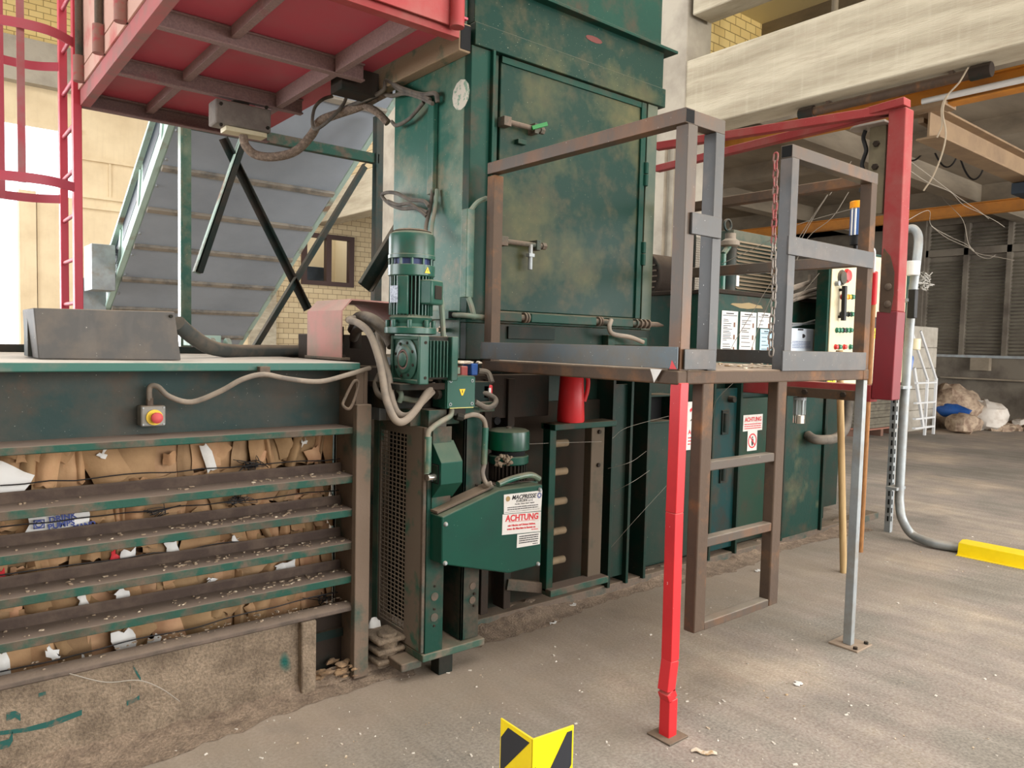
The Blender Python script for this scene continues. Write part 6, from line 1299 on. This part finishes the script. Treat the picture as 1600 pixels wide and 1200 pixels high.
# small white control unit
wu = thing('white_control_unit', 'small white control unit with printed front below the grey hoses', 'electrical box', (5.0, 3.15, 1.5))
a, b_ = P(1230, 512, y=3.12), P(1270, 552, y=3.12)
MB().box(a.x, b_.x, 3.12, 3.2, 1.52, a.z).build('front_box', mat('pale_blue_white', (206, 216, 226), .5), wu, .006); MB().box(b_.x + .005, b_.x + .14, 3.13, 3.2, 1.52, a.z).build('beige_side', CREAM, wu, .004)
m = MB(); m.cyl(P(1255, 525, y=3.119), P(1255, 525, y=3.115), .016, n=14); 
for y in (520, 528, 536): m.cyl(P(1235, y, y=3.119), P(1235, y, y=3.116), .008, n=10)
m.build('indicator', INKK, wu)
lines(wu, a.x + .08, b_.x - .04, P(1240, 533, y=3.12).z, 5, .012, 3.1195, INKB, .004, 9)
p = P(1250, 515, y=3.119); MB().box(p.x - .03, p.x + .05, 3.1185, 3.12, p.z - .006, p.z + .006).build('printed_name', INKK, wu)
hh = thing('grey_hoses', 'grey hydraulic hoses entering the green tank side by side', 'hoses', (5.3, 3.15, 1.8))
for pts in ([(1236, 450), (1252, 445), (1268, 440)], [(1236, 464), (1255, 458), (1275, 452)], [(1236, 470), (1256, 464), (1280, 460)], [(1234, 510), (1255, 506), (1280, 499)], [(1234, 506), (1256, 506), (1278, 505)], [(1236, 452), (1262, 442), (1266, 430)]):
    MB().tube([P(a, b_, y=3.17) for a, b_ in pts], .017 if pts[0][1] < 500 else .009, 8, 5).build('hose', RUBBER_P if pts[0][1] < 500 else GALV, hh)
gb = thing('filter_bowl', 'small glass bowl filter with steel base hanging under red beam', 'filter', (5.0, 2.9, 1.1))
p = P(1249, 640, x=AX)
MB().cyl((AX, p.y, p.z - .10), (AX, p.y, p.z - .035), .042, n=18).build('steel_base', CHROME, gb, .004)
MB().cyl((AX, p.y, p.z - .035), (AX, p.y, p.z + .07), .036, n=18).build('glass_bowl', mat('grey_glass', (150, 160, 158), .1, .2), gb, .002)
m = MB()
for i in range(6): a = i * math.pi / 3; m.cyl((AX + .038 * math.cos(a), p.y + .038 * math.sin(a), p.z - .035), (AX + .038 * math.cos(a), p.y + .038 * math.sin(a), p.z + .075), .005, n=6)
m.cyl((AX, p.y, p.z + .07), (AX, p.y, p.z + .09), .045, n=18).cyl((AX, p.y - .012, p.z + .09), (AX, p.y - .012, p.z + .165), .006, n=6).cyl((AX, p.y + .012, p.z + .09), (AX, p.y + .012, p.z + .165), .006, n=6)
m.build('cage_rods', GALV, gb)
o = MB().tube(mixp([(1262, 680, 3.22), (1272, 686, 3.15), (1290, 687, 3.1), (1308, 683, 3.1), (1321, 668, 3.12), (1325, 640, 3.16), (1326, 618, 3.2)]), .04, 12, 6).build('bent_grey_hose', RUBBER); tag(o, 'thick grey hose bending from body panel upward behind wooden poles', 'hose')
# poles
p1 = P(1318, 895, z=0); tag(MB().cyl((p1.x, p1.y, 0), (p1.x - .02, p1.y + .1, 1.60), .024, n=12).build('wooden_pole', WOOD), 'pale wooden pole standing just left of the silver platform leg', 'pole')
p2 = P(1343, 862, z=0); hk = thing('hooked_pole', 'brown wooden pole with red grip and white hook right of silver leg', 'pole', (p2.x, p2.y, 0))
ptop = P(1366, 398, x=5.12); pb2 = Vector((p2.x, p2.y, 0)); pd = ptop - pb2
MB().cyl(pb2, pb2 + pd * .86, .026, n=12).build('shaft', WOOD_B, hk)
MB().cyl(pb2 + pd * .855, pb2 + pd * .95, .03, n=12).build('red_grip', RED, hk, .004)
MB().tube([pb2 + pd * .945, ptop, ptop + Vector((-.02, .0, .035)), ptop + Vector((-.08, 0, .04))], .011, 8, 4).build('white_hook', WHITE, hk)
tangle('wire_bundle', 1440, 440, 2.9, .07, 26, mat('grey_wire', (140, 136, 128), .6), 'tangled bunch of grey wire sticking out behind the control cabinet', 'wire', .006, 4)
# thin loose wires by the gate and under the low ceiling
def wires(lab, lst, x=None, r=.003, mt=WIRE):
    for pts, lb in lst:
        o = MB().tube([P(a, b_, x=x) for a, b_ in pts], r, 5, 5).build('hanging_wire', mt); tag(o, lb, 'wire', lab)
wires('thin wires strung behind the platform gate', [
    ([(1293, 304), (1262, 350), (1215, 425), (1150, 530), (1140, 553)], 'thin wire slanting from the gate rail down to the left poster'),
    ([(1294, 304), (1268, 345), (1222, 430), (1190, 500), (1172, 552)], 'thin wire slanting just right of the left slanting wire'),
    ([(1326, 300), (1300, 340), (1262, 372), (1235, 430)], 'thin wire from the signal lamp rail down behind the gate'),
    ([(1342, 324), (1300, 335), (1245, 352), (1195, 380), (1128, 412)], 'pale cord sagging from signal lamp left past the oil cooler'),
    ([(1280, 427), (1262, 448), (1234, 478)], 'short wire crossing the grey tank hoses'),
    ([(1330, 252), (1310, 285), (1296, 305)], 'short wire hanging above the gate from clamp column')], x=4.6, r=.0022)
for pts, lb in (
    ([(1412, 348, 5.0), (1442, 331, 6.5), (1453, 331, 7), (1455, 352, 7.2), (1485, 370, 7.5), (1510, 382, 7.5), (1525, 395, 7.5), (1560, 402, 7.5), (1585, 407, 7.5)], 'longest bent wire running from red post across the shutters'),
    ([(1455, 353, 7.2), (1480, 372, 7.4), (1515, 388, 7.5), (1530, 400, 7.5), (1545, 404, 7.5), (1556, 398, 7.5)], 'wire drooping in a shallow bow across the upper shutters'),
    ([(1466, 296, 16.45), (1475, 312, 14), (1488, 325, 10), (1505, 345, 8), (1513, 380, 7.5), (1522, 392, 7.5)], 'short wire curling down onto the shutter mullion'),
    ([(1414, 246, 5.0), (1460, 280, 6.5), (1500, 310, 7.2), (1530, 330, 7.5), (1545, 342, 7.5)], 'thin wire slanting down from red post below the crane girder'),
    ([(1415, 262, 5.0), (1450, 285, 6.5), (1485, 300, 7.5), (1505, 320, 7.5), (1530, 332, 7.5), (1555, 345, 7.5), (1570, 355, 7.5)], 'faint wire hanging below the upper slanting wire')):
    o = MB().tube([P(a, b, x=c_) for a, b, c_ in pts], .0026, 5, 5).build('hanging_wire', WIRE); tag(o, lb, 'wire', 'baling wires dangling before the shutters')
# ================================================================ floor things in the foreground
hz = thing('corner_guard', 'yellow and black striped steel corner guard on the floor in front', 'guard', (1.5, 1.7, 0))
V0 = Vector((1.455, 1.646, 0)); ta = .006
for wv, nrm, nm in ((Vector((0, 1, 0)), Vector((1, 0, 0)), 'left_wing'), (Vector((1, -.08, 0)).normalized(), Vector((0, 1, 0)), 'right_wing')):
    a_, b2 = V0, V0 + wv * .16
    w_o = MB().hexa([a_, b2, b2 + Vector((0, 0, .4)), a_ + Vector((0, 0, .4))], [v + nrm * ta for v in (a_, b2, b2 + Vector((0, 0, .4)), a_ + Vector((0, 0, .4)))]).build(nm, YEL, hz, .002)
    m = MB(); out = -nrm * .0012; sg = 1 if nm == 'left_wing' else -1
    for k in range(3):
        q4 = ([[(.154, .34), (.12, .385), (.016, .382), (.154, .225)], [(.006, .29), (.006, .18), (.154, .02), (.154, .12)], [(.006, .09), (.006, .01), (.08, .01), (.06, .03)]] if sg > 0 else
              [[(.1325, .385), (.1525, .385), (.1525, .275), (.012, .06), (.012, .2)], [(.1525, .16), (.1525, .05), (.125, .01), (.055, .01)], [(.006, .3), (.006, .22), (.012, .225), (.012, .31)]])[k]
        bp_ = [a_ + wv * u + Vector((0, 0, v)) + out for u, v in q4]; m.hexa(bp_, [v + nrm * .0012 for v in bp_])
    m.build('black_stripe', mat('black_stripe_film', (40, 42, 48), .5) if 'black_stripe_film' not in bpy.data.materials else bpy.data.materials['black_stripe_film'], w_o)
m = MB(); m.box(1.455, 1.62, 1.6, 1.81, 0, .006); m.build('foot_plate', YEL, hz)
# litter on the floor
m = MB(); g = random.Random(77)
for i in range(620):
    px_, py_ = g.uniform(0, 1600), g.uniform(700, 1200); p = P(px_, py_, z=0)
    if not (-1 < p.x < 18 and p.y < 3.05): continue
    if g.random() < .3 and p.x > 4: continue
    s_ = g.choice((.0008, .001, .0012, .0015, .002, .003)) * (1 + .14 * max(p.x, 0)); a = g.uniform(0, 3.14); u = Vector((math.cos(a), math.sin(a), 0)) * s_ * g.uniform(1, 2.6); v = Vector((-math.sin(a), math.cos(a), 0)) * s_
    t_ = Vector((0, 0, .003 + s_ * .3)); p = p + Vector((0, 0, .001))
    m.hexa([p - u - v, p + u - v, p + u + v, p - u + v], [p - u - v + t_, p + u * .9 - v + t_ * .5, p + u + v + t_, p - u + v * .8 + t_ * .6])
tag(m.build('floor_litter', mat('litter_white', (216, 208, 196), .9, 0, (186, 160, 126), 3, .52, .6)), 'tiny white and tan paper bits strewn over the hall floor', 'litter', kind='stuff')
def chip(px_, py_, w_, h_, ang, lb, mt=LITTER):
    p = P(px_, py_, z=0); u = Vector((math.cos(ang), math.sin(ang), 0)); v = Vector((-u.y, u.x, 0)); m = MB(); n = 5; A_, B_ = [], []
    for i in range(n + 1):
        c = p + u * (i / n - .5) * w_ + v * .008 * math.sin(i * 1.7) + Vector((0, 0, .004 + .006 * math.sin(i * 1.3) ** 2)); k = h_ * (.5 if 0 < i < n else .3)
        A_.append([m.bm.verts.new(c - v * k), m.bm.verts.new(c + v * k)]); B_.append([m.bm.verts.new(c - v * k + Vector((0, 0, .003))), m.bm.verts.new(c + v * k + Vector((0, 0, .003)))])
    for i in range(n):
        m.bm.faces.new([A_[i][0], A_[i + 1][0], A_[i + 1][1], A_[i][1]]); m.bm.faces.new([B_[i][0], B_[i][1], B_[i + 1][1], B_[i + 1][0]])
        m.bm.faces.new([A_[i][0], B_[i][0], B_[i + 1][0], A_[i + 1][0]]); m.bm.faces.new([A_[i][1], A_[i + 1][1], B_[i + 1][1], B_[i][1]])
    m.bm.faces.new([A_[0][0], A_[0][1], B_[0][1], B_[0][0]]); m.bm.faces.new([A_[n][0], B_[n][0], B_[n][1], A_[n][1]])
    tag(m.build('paper_scrap', mt), lb, 'scrap')
chip(1100, 1178, .1, .025, -.9, 'curled tan paper strip on the floor right of the red leg')
chip(120, 1166, .08, .025, .4, 'tan paper scrap on the floor at the front left')
chip(895, 947, .07, .025, .1, 'white paper scrap by the foot of the machine body', PAPER)
chip(435, 1059, .02, .02, 1.0, 'small white scrap standing on the base near the stiffener', PAPER)
chip(1185, 893, .06, .03, .2, 'white flake on the floor beyond the hanging ladder', PAPER)
chip(865, 975, .06, .012, .1, 'thin white sliver on the floor before the guide frame', PAPER)
chip(1247, 1070, .05, .03, .5, 'crumpled white scrap on the floor below the silver leg', PAPER)
